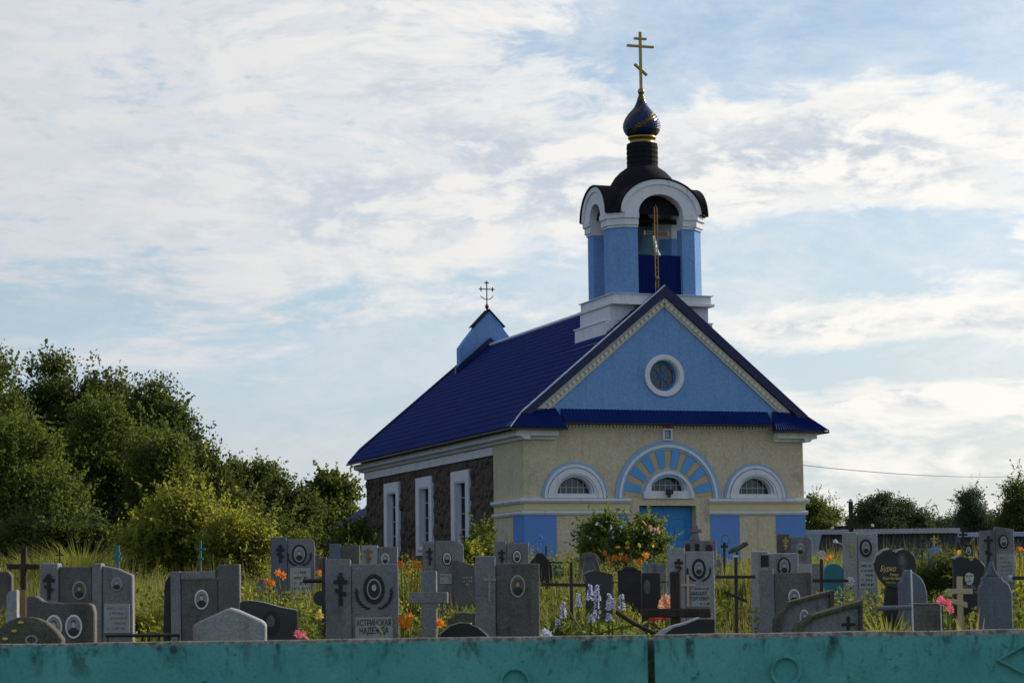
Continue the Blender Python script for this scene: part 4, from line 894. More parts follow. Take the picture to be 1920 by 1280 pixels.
m = H('low grey stone left of the one with the reddish cross, behind', 42, 648)
m.rect('slab', 623, 675, 1022, M['granite_d'], 0, .14); m.rect('pillar', 618, 640, 1019, M['granite_b'], -.03, -.002)
m = H('headstone with an eroded upper edge and one small portrait, before the stone wall', 36, 834)
m.rect('pillar', 795, 817, 1014, M['granite'], -.03, .16); m.cut('slab', 817.3, 872, 1013, M['granite'], 0, .15, 9)
m.cross(808, 1026, 1058, 4, [(1034,6,0),(1045,5,2)], y0=-.043, y1=-.031); m.portrait(840.5, 1047, 7.5, 11, frame=(9,12.5))
p = m.rect('plate', 826, 849, 1075, M['plate'], -.012, -.001, 1094, .002); m.lines(828,847,1077,1092,3,'engrave',-.015,p)
m.poly('side_slab', [(852,'g'),(893,'g'),(893,1062),(866,1052),(852,1050)], M['granite_d'], -.10, -.04, .006); m.lines(868,888,1080,1100,3,'plate',-.104)
m = Mon('grave_cross', 'thick stone cross standing among orange lilies', 'cross', 25, 803, 0, 'crosses on the graves')
m.rect('post', 790, 819, 1070, M['granite'], -.1, .1); m.rect('arm', 768, 840, 1109, M['granite'], -.11, .11, 1131)
m = H('low black round-topped stone with a pale rim, right of the stone cross', 20, 868)
m.poly('slab', [(822,'g'),(914,'g'),(912,1190),(895,1176),(878,1169),(860,1168),(842,1173),(824,1188)], M['black_m'], 0, .2, .008)
m.poly('rim', [(820,1189),(841,1171),(860,1165.5),(880,1167),(880,1169),(860,1168),(842,1173.4),(823,1190)], M['granite_l'], -.004, .16)
m = H('broken dark brick-like stub between the stone cross and the oval portrait stone', 24, 868)
m.poly('slab', [(838,'g'),(890,'g'),(890,1147),(884,1149),(870,1147),(852,1149),(848,1158),(838,1160)], M['moss'], 0, .2, .01)
m = H('broad dark grey headstone with one sepia oval portrait', 26, 950)
m.rect('pillar', 891, 928, 1042, M['granite'], -.03, .18); m.rect('slab', 928.3, 1011, 1056, M['granite_d'], 0, .15)
m.cross(917, 1075, 1126, 4, [(1086,12,0)], 'granite_l', y0=-.04, y1=-.031)
m.portrait(970, 1098, 14, 21, 'plate', 'photo_w', 'face_w')
m = H('far headstone with a small portrait, standing before the blue painted corner', 40, 960)
m.rect('pillar', 928, 949, 1014, M['granite'], -.03, .15); m.rect('slab', 949.3, 992, 1017, M['granite'], 0, .14)
m.cross(941, 1030, 1055, 4, [(1036,7,0),(1046,5,2)], y0=-.043, y1=-.031); m.portrait(969.5, 1043, 7.5, 11, frame=(9,13))
m = H('black shouldered stone carrying a blue wrought iron cross', 42, 1014)
m.poly('slab', [(992,'g'),(1037,'g'),(1034,1062),(1030,1052),(1022,1043),(1017,1036),(1006,1036),(1001,1044),(994,1052)], M['black_m'], 0, .16, .01)
m.tubes('iron_cross', [[(1011,1036),(1011,1005)],[(1003,1014),(1019,1014)],[(1006,1009),(1011,1003),(1016,1009)],[(1004,1010),(1002,1014),(1004,1018)],[(1018,1010),(1020,1014),(1018,1018)]], 'blue_paint', .014, .05)
m.tubes('rail', [[(1020,1053),(1055,1053)],[(1023,1022),(1023,1040)]], 'iron', .016, .12)
m = H('dark rounded stone under the rose bush', 40, 1100)
m.poly('slab', [(1083,'g'),(1128,'g'),(1126,1048),(1118,1038),(1106,1034),(1094,1036),(1087,1048)], M['granite_d'], 0, .16, .01)
m = Mon('grave_cross', 'blue cross half covered by the left side of the rose bush', 'cross', 44, 1097, 0, 'crosses on the graves')
m.cross(1098, 1000, 'g', 8, [(1010,10,0)], 'blue_paint', depth=.06)
m = Mon('grave_cross', 'black iron cross with an uneven arm in front of the lavender spikes', 'cross', 30, 1070, 0, 'crosses on the graves')
m.cross(1071, 1053, 'g', 6, [(1096,56,1)], 'iron', depth=.05)
m = H('black polished stone with a slanting wavy top behind the lavender spikes', 33, 1125)
m.poly('slab', [(1096,'g'),(1147,'g'),(1147,1076),(1130,1072),(1116,1069),(1104,1070),(1092,1076),(1096,1080)], M['black'], 0, .12, .008)
m.poly('rim', [(1088,1077),(1100,1070),(1112,1067.5),(1112,1069.5),(1102,1072),(1092,1077)], M['granite_l'], -.02, .1)
m = H('black weathered stone with a flat top right of the wavy one', 36, 1183)
m.rect('slab', 1161, 1205, 1068, M['black_m'], 0, .15); m.poly('crown', [(1168,1067.5),(1198,1067.5),(1190,1062),(1176,1062)], M['black_m'], 0, .15)
m = H('black engraved stone just left of the light headstone with the red and black cross', 34, 1220)
m.rect('slab', 1203, 1238, 1073, M['black'], 0, .12); m.oval('engraved_face', 1213, 1099, 6, 13, M['granite_d'], -.006, -.001)
m = H('grey top of a stone peeping over the engraved black one', 40, 1230)
m.rect('slab', 1212, 1249, 1057, M['granite'], 0, .14)
m = Mon('grave_cross', 'thick black wooden cross near the fence before the light headstone', 'cross', 17, 1266, 0, 'crosses on the graves')
m.rect('post', 1256, 1276, 1071, M['wood'], -.03, .03); m.rect('arm', 1203, 1333, 1140, M['wood'], -.06, -.0305, 1157)
m = H('low black stone with a curved white edge under the thick black wooden cross', 16, 1290)
m.poly('slab', [(1232,'g'),(1340,'g'),(1340,1160),(1310,1160),(1282,1170),(1258,1176),(1240,1188)], M['black_m'], 0, .14, .006)
m.poly('rim', [(1230,1190),(1243,1180),(1262,1172),(1282,1167),(1310,1156.5),(1312,1158.5),(1284,1170),(1262,1176),(1242,1190)], M['plate'], -.005, .12)
m = H('light grey headstone with a black and red cross and a text plate', 33, 1298)
m.rect('pillar', 1254, 1286, 1027, M['granite_l'], -.03, .17); m.rect('slab', 1286.3, 1341, 1033, M['granite_l'], 0, .15)
m.cross(1274, 1047, 1074, 5, [(1054,8,0),(1063,6,1.5)], y0=-.046, y1=-.031); m.oval('red_stain', 1272, 1063, 4, 6, M['wood_b'], -.049, -.0495+.002)
m.portrait(1312, 1066, 8.5, 13, 'plate', 'photo', frame=(13,19)); m.laurel(1312, 1070, 21, 19)
p = m.rect('plate', 1296, 1334, 1099, M['plate'], -.014, -.001, 1137, .003)
m.lines(1298,1331,1100,1107,1,'engrave',-.017,p); m.text('МИХАИЛ', 1312, 1112.5, 28, 6.5, y=-.0165, parent=p); m.text('СЕРГЕЕВИЧ', 1314, 1122, 34, 6.5, y=-.0165, parent=p); m.lines(1312,1332,1127,1136,1,'engrave',-.017,p)
m.cross(1291, 1077, 1137, 4.5, [(1096,15,0)], 'ochre', y0=-.06, y1=-.05, name='thin_cross')
m = Mon('grave_cross', 'grey stone cross on a stepped pedestal in front of the church door', 'cross', 46, 1306, 0, 'crosses on the graves')
m.rect('pedestal', 1285, 1343, 1013, M['granite'], 0, .3); m.poly('neck', [(1294,1012.5),(1314,1012.5),(1310,1000),(1299,1000)], M['granite'], .05, .22, .006)
m.rect('cross_post', 1299, 1310, 984, M['granite'], .08, .18, 999.5); m.rect('cross_arm', 1292, 1317, 991, M['granite'], .07, .19, 998)
for x in (1289,1307): m.rect('black_photo', x-4, x+4, 1019, M['engrave'], -.02, -.001, 1032, 0)
m.poly('niche', [(1324,1032),(1335,1032),(1335,1024),(1329.5,1020),(1324,1024)], M['engrave'], -.02, -.001)
m = Mon('grave_cross', 'slim black three-armed cross standing alone in the tall grass', 'cross', 26, 1380, 0, 'crosses on the graves')
m.cross(1379.5, 1043, 'g', 6, [(1081,37,0),(1118,22,9)], 'iron', depth=.05); m.rect('cap', 1375, 1384, 1040, M['silver'], -.035, .035, 1044, 0)
m = Mon('grave_cross', 'small far black cross in the grass before the right half of the church', 'cross', 50, 1358, 0, 'crosses on the graves')
m.cross(1358, 1016, 'g', 5, [(1024,7,0)], 'iron', depth=.05); m.tubes('wire_ring', [[(1360+8*math.cos(a),1011+8*math.sin(a)) for a in (R(30*i) for i in range(13))]], 'iron', .006)
m = Mon('log', 'mossy log leaning in the grass right of the small far cross', 'log', 52, 1390, 0)
MB().tube([(m.L(x_,y_)[0],0,m.L(x_,y_)[1]) for x_,y_ in ((1366,1036),(1376,1030),(1388,1026),(1396,1020),(1402,1018))], [.035,.06,.05,.06,.045], 7).build('log_trunk', M['moss'], m.o); m.rect('prop', 1380, 1384, 1030, M['wood'], .05, .12, 'g', 0)
m = H('pale headstone with a narrow black niche and a young face in a black frame', 32, 1452)
m.rect('pillar', 1411, 1440, 1033, M['granite_l'], -.03, .18); m.rect('slab', 1440.3, 1497, 1037, M['granite_l'], 0, .15)
m.rect('niche', 1426, 1440, 1040, M['engrave'], -.036, -.0305, 1062, 0); m.portrait(1470, 1062, 9, 14.5, 'plate', frame=(12.5,18))
m = H('dark grey headstone with a white portrait, in front of the pale one with a niche', 27, 1476)
m.rect('pillar', 1426, 1453, 1066, M['granite'], -.03, .18); m.rect('slab', 1453.3, 1525, 1073, M['granite_d'], 0, .15); m.portrait(1491, 1118, 11, 14)
m = H('headstone with a gilt cross and a small portrait before the right church corner', 40, 1488)
m.rect('pillar', 1456, 1479, 1001, M['granite_d'], -.03, .16); m.cut('slab', 1479.3, 1521, 1006, M['granite'], 0, .15, 5)
m.cross(1471, 1007, 1030, 3, [(1013,6,0),(1017,4,0),(1023,4,1)], 'gilt_dull', y0=-.043, y1=-.031); m.portrait(1499, 1029, 8, 12, 'plate')
p = m.rect('plate', 1497, 1519, 1056, M['plate'], -.012, -.001, 1078, .002); m.lines(1499,1517,1060,1076,3,'ochre',-.015,p)
def panel_stone(label, D, pts, inner, extra):
    m_ = H(label, D, sum(p[0] for p in pts)/len(pts)); m_.poly('panel', inner, M['granite'], .0, .12); m_.poly('rough_border', pts, M['moss'], -.05, .14, .01, holes=[[(p[0],p[1] if p[1] != 'g' else 1205) for p in inner]]); extra(m_)
def ex1(q): q.portrait(1506, 1156, 8.5, 14, y=0); q.cross(1532, 1134, 1150, 1.5, [(1138,6,0)], 'granite_d', y0=-.006, y1=-.001)
def ex2(q): q.cross(1590, 1155, 1180, 5, [(1170,13,0)], y0=-.012, y1=-.001)
panel_stone('slanting stone with a thick rough rim and a white oval photo', 22, [(1451,1215),(1451,1160),(1457,1150),(1468,1143),(1476,1128),(1552,1107),(1561,1106),(1561,1140),(1550,1215)], [(1462,1205),(1462,1160),(1470,1147),(1482,1132),(1553,1113),(1551,1205)], ex1)
panel_stone('slanting stone with a thick rough rim and a small dark cross, nearest the fence', 20, [(1486,1215),(1488,1180),(1495,1166),(1510,1163),(1520,1152),(1606,1127),(1617,1124),(1617,1215)], [(1500,1205),(1503,1175),(1522,1159),(1609,1135),(1609,1205)], ex2)
m = H('teal painted round-topped gravestone behind the slanting stones', 36, 1564)
m.poly('slab', [(1544,'g'),(1583,'g'),(1583,1075),(1579,1065),(1572,1058),(1562,1056),(1552,1058),(1545,1065),(1544,1075)], M['teal'], 0, .12, .01)
m = H('tiny pale stone with black relief left of the teal one', 38, 1532)
m.rect('slab', 1524, 1540, 1056, M['granite'], 0, .12); m.lines(1526,1538,1060,1086,3,'plate',-.006)
m = Mon('grave_cross', 'dark iron cross with wire flower ends before the teal gravestone', 'cross', 32, 1540, 0, 'crosses on the graves')
m.cross(1540, 1048, 'g', 6, [(1088,50,0)], 'iron', depth=.04)
for cx_, cy_ in ((1540,1040),(1594,1090)):
    m.tubes('wire_flower', [[(cx_+9*math.cos(a)*f,cy_+9*math.sin(a)*f) for f in (0,.6,1)] for a in (R(36*i) for i in range(10))] + [[(cx_+7*math.cos(a),cy_+7*math.sin(a)) for a in (R(30*i) for i in range(13))]], 'silver', .007)
m = H('tall pale headstone with a yellow cross, left of the black heart', 36, 1612)
m.rect('pillar', 1582, 1608, 997, M['granite_l'], -.03, .18); m.rect('slab', 1608.3, 1646, 1000, M['granite_l'], 0, .15)
m.cross(1598, 1015, 1042, 3.2, [(1021,5,0),(1032,4,1)], 'gilt_dull', y0=-.043, y1=-.031); m.portrait(1624.5, 1027, 7.5, 12, 'plate', frame=(11.5,17))
p = m.rect('plate', 1611, 1641, 1053, M['plate'], -.012, -.001, 1103, .003); m.lines(1613,1639,1056,1100,5,'engrave',-.015,p)
m = Mon('grave_cross', 'large dark cross with white ball ends rising above the shed roof line', 'cross', 44, 1595, 0, 'crosses on the graves')
m.poly('post', [(1595,'g'),(1602,'g'),(1598.5,940),(1591.5,940)], M['wood'], -.05, .05); m.poly('arm', [(1563,993),(1632,990),(1632,983),(1563,986)], M['wood'], -.08, -.0605)
for x,y in ((1595,938),(1561,990),(1635,985)): q = m.L(x,y); MB().lathe([(0,-.04),(.035,-.02),(.035,.02),(0,.04)],10).build('ball_end', M['silver'], m.o, loc=(q[0],0,q[1]))
m = Mon('grave_lamp', 'white ball on a slanting rod left of the tall pale headstone', 'grave ornament', 40, 1566, 0)
q = m.L(1566,1015); MB().lathe([(0,-.045),(.04,-.02),(.04,.02),(0,.045)],12).build('ball', M['silver'], m.o, loc=(q[0],0,q[1])); m.tubes('rod', [[(1568,1016),(1590,1024),(1590,'g')]], 'silver', .012)
m = H('black double heart headstone with gold script', 30, 1678)
hp = [(1682,1104),(1660,1099),(1648,1086),(1640,1070),(1637,1055),(1641,1040),(1652,1031),(1664,1029),(1672,1031),(1677,1038),(1682,1031),(1692,1029),(1704,1033),(1713,1042),(1716,1056),(1714,1072),(1706,1086),(1696,1098)]
m.poly('heart', hp, M['black'], 0, .12, .008); m.poly('stem', [(1650,'g'),(1706,'g'),(1698,1100),(1660,1100)], M['black_m'], .01, .14)
m.poly('rim', [(1641,1040),(1652,1030),(1664,1027.5),(1667,1028),(1664,1030),(1653,1033),(1643,1042)], M['plate'], -.003, .1); m.poly('rim', [(1675,1033),(1681,1029.5),(1691,1027.5),(1691,1029.2),(1683,1031.5),(1676,1037)], M['plate'], -.003, .1)
m.oval('engraved_portrait', 1689, 1052, 9, 17, M['granite_d'], -.006, -.001); m.oval('engraved_face', 1689, 1050, 5, 9, M['granite'], -.009, -.0062)
m.text('Бурко', 1662, 1066, 30, 10, 'gilt', shear=.4); m.text('Роман', 1674, 1077, 16, 5, 'gilt', shear=.3); m.text('Константинович', 1674, 1083.5, 42, 5.5, 'gilt', shear=.3); m.lines(1657,1678,1088,1095,1,'gilt_dull')
m = H('blue grey rounded stone in front of the heart', 26, 1714)
m.poly('slab', [(1688,'g'),(1741,'g'),(1740,1110),(1736,1095),(1729,1082),(1720,1075),(1708,1068),(1702,1067),(1697,1072),(1694,1088),(1688,1092)], M['granite_b'], 0, .16, .012)
m = Mon('grave_cross', 'thin silver pipe cross in front of the blue grey rounded stone', 'cross', 19, 1709, 0, 'crosses on the graves')
m.tubes('post', [[(1711,'g'),(1708,1067)]], 'silver', .007); m.tubes('arm', [[(1645,1140),(1712,1138)]], 'granite_b', .02, .03)
m = H('dark square block with a white side post near the fence', 20, 1740)
m.rect('slab', 1714, 1762, 1132, M['granite_d'], 0, .25); m.rect('cap', 1712, 1768, 1130, M['plate'], -.01, .26, 1131.7, 0); m.rect('side_post', 1762.3, 1766, 1133, M['granite_l'], .0, .1)
m = H('small blue stone with a gilt cross on top, far back on the right', 44, 1756)
m.poly('slab', [(1743,'g'),(1769,'g'),(1769,1034),(1765,1028),(1757,1025),(1748,1027),(1743,1032)], M['blue_paint'], 0, .14, .01); m.oval('brown_panel', 1759, 1050, 7, 14, M['wood_b'], -.01, -.001)
m.cross(1755, 1003, 1024.5, 2.4, [(1009,7,0),(1015,4,1)], 'gilt_dull', y0=.05, y1=.09, name='top_cross')
m = H('black headstone with a large engraved face of a man in a suit', 30, 1815)
m.poly('slab', [(1786,'g'),(1844,'g'),(1844,1060),(1836,1050),(1826,1044),(1814,1046),(1804,1044),(1796,1041),(1784,1046),(1786,1060)], M['black'], 0, .12, .008)
m.poly('rim', [(1783,1046),(1797,1039.5),(1800,1040),(1797,1042.4),(1785,1048)], M['plate'], -.003, .1)
fc = m.oval('engraved_face', 1815, 1081, 8.5, 15, M['face'], -.006, -.001)
m.poly('hair', [(1806,1080),(1806,1072),(1810,1066),(1818,1065),(1824,1070),(1824,1079),(1822,1075),(1814,1072),(1809,1074)], M['suit'], -.009, -.0065, parent=fc)
for x in (1811.5,1818.5): m.oval('eye', x, 1079, 2, 1, M['suit'], -.008, -.0062, fc, 8)
m.poly('mouth', [(1811.5,1090),(1818.5,1090),(1818.5,1088.8),(1811.5,1088.8)], M['suit'], -.008, -.0062, parent=fc); m.poly('nose', [(1814,1086),(1816.6,1086),(1815.5,1080)], M['photo'], -.0085, -.0062, parent=fc)
m.poly('suit_jacket', [(1801,1104),(1829,1104),(1825,1096),(1820,1094),(1815,1102),(1810,1094),(1805,1096)], M['granite_d'], -.007, -.001)
m.text('7 XI', 1825, 1109, 12, 4, 'plate'); m.oval('medal', 1818, 1046.5, 4, 4, M['gilt_dull'], -.02, .1)
m = Mon('grave_cross', 'pale wooden cross with a short lower arm before the engraved man', 'cross', 23, 1800, 0, 'crosses on the graves')
m.cross(1799, 1080, 'g', 10, [(1108,24,0),(1130,14,4)], 'ochre', depth=.05)
m = H('blue grey shouldered stone with a pinnacle near the right edge', 23, 1866)
m.poly('slab', [(1836,'g'),(1899,'g'),(1896,1110),(1890,1094),(1880,1088),(1876,1080),(1842,1080),(1842,1092),(1836,1100)], M['granite_b'], 0, .18, .012)
m.poly('pinnacle', [(1846,1079.6),(1872,1079.6),(1866,1072),(1862,1062),(1858,1050),(1855,1062),(1852,1072)], M['granite_b'], .02, .16, .006)
m = H('tall grey headstone with a white plate at the right edge of the picture', 34, 1872)
m.rect('pillar', 1841, 1867, 994, M['granite'], -.03, .18); m.poly('slab', [(1867.3,'g'),(1905,'g'),(1903,992),(1870,987),(1867.3,990)], M['granite'], 0, .15, .008)
m.cross(1855, 1004, 1080, 5, [(1012,8,0),(1036,6,2)], y0=-.046, y1=-.031); m.portrait(1883.5, 1015, 6.5, 10, 'plate', frame=(9.5,13))
p = m.rect('plate', 1869.5, 1902, 1038, M['granite_l'], -.012, -.001, 1092, .003); m.lines(1873,1899,1042,1088,6,'granite',-.016,p)
m = Mon('grave_cross', 'black iron cross arm with wire ends entering at the right edge', 'cross', 24, 1935, 0, 'crosses on the graves')
m.cross(1936, 1040, 'g', 7, [(1083,38,0)], 'iron', depth=.04); m.tubes('wire_flower', [[(1896+6*math.cos(a)*f,1083+6*math.sin(a)*f) for f in (0,.6,1)] for a in (R(45*i) for i in range(8))], 'silver', .006)
for x, D, lab in ((221,50,'wide teal cross before the wood, left of the thin one'),(376,52,'thin teal cross in front of the yellow bush')):
    m = Mon('grave_cross', lab, 'cross', D, x, 0, 'crosses on the graves')
    if x < 300: m.cross(221, 1022, 'g', 6, [(1037,5,0),(1047,7,0)], 'teal', depth=.05)
    else: m.cross(376, 1013, 'g', 3.6, [(1029,9,0),(1045,5,2)], 'teal', depth=.05)
def far_stone(label, D, x0, x1, yt, m_, kind=0):
    q = H(label, D, (x0+x1)/2)
    if kind == 0: q.rect('slab', x0, x1, yt, M[m_], 0, .14); q.portrait((x0+x1)/2, yt+13, 5, 7.5)
    elif kind == 1: c = (x0+x1)/2; q.poly('slab', [(x0,'g'),(x1,'g'),(x1,yt+9),(c+(x1-x0)*.25,yt+1.5),(c,yt),(c-(x1-x0)*.25,yt+1.5),(x0,yt+9)], M[m_], 0, .14, .01)
    else: q.rect('pillar', x0, x0+(x1-x0)*.35, yt, M[m_], -.03, .15); q.rect('slab', x0+(x1-x0)*.36, x1, yt+4, M[m_], 0, .14); q.portrait(x0+(x1-x0)*.68, yt+16, 4.5, 7)
    return q
far_stone('small dark stone far behind the yellow flowers, left of the sparse tree', 48, 590, 618, 1040, 'granite_d', 2)
far_stone('low grey stone at the left foot of the bluish headstone', 42, 480, 506, 1085, 'granite', 1)
far_stone('narrow teal stone behind the black iron cross, beside the church corner', 46, 1036, 1056, 1056, 'teal', 1)
far_stone('pale stone half hidden by the rose bush, below the church door', 47, 1206, 1224, 1030, 'blue_paint', 1)
far_stone('grey stone behind the dark tall headstone left of the slim black cross', 48, 1340, 1352, 1046, 'granite', 1)
far_stone('small grey stone before the shed, left of the blue stone with gilt cross', 56, 1716, 1738, 1028, 'granite_d', 2)
far_stone('dark stone before the shed, behind the engraved man', 52, 1796, 1826, 1016, 'black_m', 2)
far_stone('low dark stone at the left edge behind the big wooden cross', 40, -6, 22, 1070, 'granite_d', 1)
for lab, D, x, yt, w, bars, mm in (('thin dark iron cross before the shed, between the heart and the blue stone', 50, 1729, 1004, 3, [(1013,8,0)], 'iron'),('small blue cross in the rose bush before the church door', 46, 1212, 1002, 6, [(1012,9,0)], 'blue_paint'),('dark cross with a short bar before the shed, above the engraved man', 50, 1806, 990, 4, [(1002,8,0),(1012,5,2)], 'wood'),('slim black cross left of the teal narrow stone', 44, 1047, 1080, 4, [(1092,9,0)], 'iron'),('thin grey pole cross above the long grass at the left edge', 48, 112, 1030, 2.5, [(1040,7,0)], 'wood')):
    m = Mon('grave_cross', lab, 'cross', D, x, 0, 'crosses on the graves'); m.cross(x, yt, 'g', w, bars, mm, depth=.04)
m = Mon('grave_rail', 'low black iron rail between the soldier headstone and the dark panel stone', 'grave rail', 21, 268)
m.tubes('rail', [[(198,1191),(338,1190)]], 'iron', .016); m.tubes('post', [[(203,1191),(203,'g')],[(335,1190),(335,'g')],[(300,1190),(296,1200)]], 'iron', .012, .02)
m = Mon('grave_rail', 'thin black rail in the sunlit grass left of the dark panel stone', 'grave rail', 36, 288)
m.tubes('rail', [[(252,1145),(326,1143)]], 'iron', .014); m.tubes('post', [[(256,1145),(256,'g')],[(323,1143),(323,'g')]], 'iron', .012, .02)
m = Mon('grave_rail', 'black pipe railing around the graves behind the rose bush', 'grave rail', 39, 1200)
m.tubes('rail', [[(1140,1091),(1260,1090)]], 'iron', .014); m.tubes('post', [[(1150,1091),(1150,'g')],[(1206,1091),(1206,'g')],[(1252,1090),(1252,'g')]], 'iron', .012, .02)
m = Mon('branch', 'dry crooked branch lying over the lavender spikes towards the fence', 'branch', 21, 1180, 0)
m.tubes('stick', [[(1155,1146),(1188,1168),(1230,1188),(1240,1200)]], 'wood', .02); m.tubes('twig', [[(1062,1140),(1090,1180)],[(1120,1188),(1155,1178),(1190,1172)]], 'dry', .008)

# ------------------------------------------------------------------ flowers
def flower_mesh(m, r=.06, n=6, cup=.5):
    vs, fs = [], []
    for i in range(n):
        a = 2*PI*i/n; d = Vector((math.cos(a),math.sin(a),0)); s_ = Vector((-d.y,d.x,0))
        p0 = Vector((0,0,0)); p1 = d*r*.55+s_*r*.28+Vector((0,0,r*cup)); p2 = d*r*.55-s_*r*.28+Vector((0,0,r*cup)); p3 = d*r+Vector((0,0,r*cup*.75))
        k = len(vs); vs += [p0,p1,p3,p2]; fs += [(k,k+1,k+2,k+3)]
    me = bpy.data.meshes.new('flower'); me.from_pydata([tuple(v) for v in vs], [], fs); me.materials.append(m); return me
FM = {k: flower_mesh(M[k], r_, n_, c_) for k, r_, n_, c_ in (('orange',.066,6,.8),('peach',.07,9,.5),('pink',.06,9,.5),('red',.06,8,.5),('yellow',.07,8,.5),('whitefl',.035,6,.5))}
def bloom(parent, kind, loc, s_=1):
    o = bpy.data.objects.new('flower', FM[kind]); COL.objects.link(o); o.parent = parent; o.location = loc
    o.rotation_euler = (R(random.uniform(30,110)), random.uniform(-.5,.5), random.uniform(-1.2,1.2)); o.scale = (s_,)*3; return o
def plant(name, label, cat, D, xc, flowers, leaves, m='grass', h=.7, spread=.3, group=None, wid=.025):
    """flowers: (kind, px, py, size); strap leaves from the base and a stem to each flower"""
    p = at(xc, 1100, D); zb = gz(p.x, D); t_ = thing(name, label, cat, (p.x, D, zb), 0, group); n = leaves
    if n:
        th = RNG.uniform(0,2*PI,n); hh = h*RNG.uniform(.6,1.1,n); w_ = wid*RNG.uniform(.6,1.2,n); rad = spread*RNG.uniform(0,.6,n)
        b = np.stack([np.cos(th)*rad,np.sin(th)*rad,np.zeros(n)],1); d = np.stack([np.cos(th),np.sin(th),np.zeros(n)],1); sd_ = np.stack([-np.sin(th),np.cos(th),np.zeros(n)],1)*w_[:,None]/2
        mid = b+d*(spread*.3)+np.stack([0*hh,0*hh,hh*.75],1); tip = b+d*(spread*RNG.uniform(.5,1.1,n))[:,None]+np.stack([0*hh,0*hh,hh*RNG.uniform(.7,1.05,n)],1)
        V = np.empty((n,2,4,3)); V[:,0,0] = b-sd_; V[:,0,1] = b+sd_; V[:,0,2] = mid+sd_; V[:,0,3] = mid-sd_; V[:,1,0] = mid-sd_; V[:,1,1] = mid+sd_; V[:,1,2] = tip+sd_*.1; V[:,1,3] = tip-sd_*.1
        raw('leaves', V.reshape(-1,3), 4, M[m], t_, 'stuff')
    mb = MB()
    for kind, px, py, s_ in flowers:
        q = at(px, py, D); y = random.uniform(-.15,.15); loc = (q.x-p.x, y, q.z-zb); bloom(t_, kind, loc, s_)
        mb.tube([(loc[0]*.4, y*.4, 0), (loc[0]*.8, y*.8, loc[2]*.6), loc], .006, 4, cap=False)
    if flowers: mb.build('stem', M['leaf_m'], t_)
    return t_
GL = 'orange lilies between the graves'
def lil(l): return [('orange',x,y,s_) for x,y,s_ in l]
plant('lily', 'orange lilies in front of the bluish headstone', 'flower', 33, 515, lil([(505,1092,1.2),(512,1097,1.2),(530,1075,1.2),(536,1078,1.1),(522,1072,.9)]), 60, h=.8, spread=.35, group=GL)
plant('lily', 'single orange lily right of the bluish headstone', 'flower', 36, 598, lil([(598,1077,1.2),(601,1081,1)]), 30, h=.8, spread=.25, group=GL)
plant('lily', 'tall orange lilies under the middle church window', 'flower', 36, 765, lil([(752,1058,1.1),(757,1062,1),(778,1059,1.2),(784,1064,1),(777,1090,1),(771,1075,.8)]), 120, h=1.1, spread=.4, group=GL)
plant('lily', 'big orange lilies left of the thick stone cross', 'flower', 25, 760, lil([(755,1162,1.0),(762,1168,1.1),(765,1157,.8),(757,1175,.9),(752,1170,.8)]), 70, h=.75, spread=.3, group=GL)
plant('lily', 'orange lily right of the thick stone cross', 'flower', 25, 823, lil([(824,1164,1.0),(828,1168,.9)]), 50, h=.7, spread=.28, group=GL)
plant('lily', 'orange lilies at the right edge behind the tall grey headstone', 'flower', 38, 1912, lil([(1909,1033,1.1),(1915,1036,1)]), 120, 'leaf_y', h=1.3, spread=.35, group=GL)
plant('lily', 'orange and yellow flowers behind the black man headstone', 'flower', 38, 1790, lil([(1785,1038,1),(1797,1036,.9)])+[('yellow',1800,1036,.9)], 60, h=.9, spread=.4, group=GL)
plant('lily', 'small orange flower above the teal gravestone', 'flower', 42, 1555, lil([(1555,1047,1.2),(1552,1050,1)]), 50, h=.9, spread=.3, group=GL)
plant('rose', 'two peach roses left of the thick black wooden cross', 'flower', 24, 1245, [('peach',1247,1128,1.3),('peach',1249,1135,1.5),('peach',1243,1133,1.0)], 30, 'leaf_m', h=.6, spread=.25)
plant('rose', 'red roses under the arm of the thick black wooden cross', 'flower', 23, 1232, [('red',1226,1158,1.3),('red',1250,1160,1.2),('red',1254,1157,1.0)], 30, 'leaf_m', h=.5, spread=.25)
plant('flower_bunch', 'pink flowers at the foot of the black slab, just over the fence', 'flower', 19, 565, [('pink',560,1190,.8),('pink',566,1193,.8),('pink',572,1195,.7)], 0)
plant('flower_bunch', 'pink roses in front of the pale wooden cross on the right', 'flower', 21, 1772, [('pink',1766,1127,1.0),('pink',1775,1132,.9),('pink',1779,1140,.8),('pink',1779,1146,.7),('pink',1770,1129,.8)], 30, 'leaf_m', h=.5, spread=.2)
plant('flower_bunch', 'white flowers peeping over the fence right of the sepia portrait stone', 'flower', 18, 1022, [('whitefl',1018,1188,1.4),('whitefl',1023,1186,1.3),('whitefl',1027,1189,1.2)], 0)
plant('wreath', 'artificial bunch of a yellow flower with blue ribbons beside the stone with capitals', 'wreath', 26, 600, [('yellow',603,1152,1.0),('yellow',600,1156,.9)], 70, 'bluefl', h=.55, spread=.22, wid=.05)
plant('dry_flower', 'orange brown dry flower spikes before the pale wooden cross', 'flower', 21, 1820, [], 90, 'dry', h=.95, spread=.16, wid=.03)
plant('dry_flower', 'yellow dry grass plumes before the blue grey shouldered stone', 'flower', 19, 1855, [], 90, 'dry', h=.78, spread=.24, wid=.025)
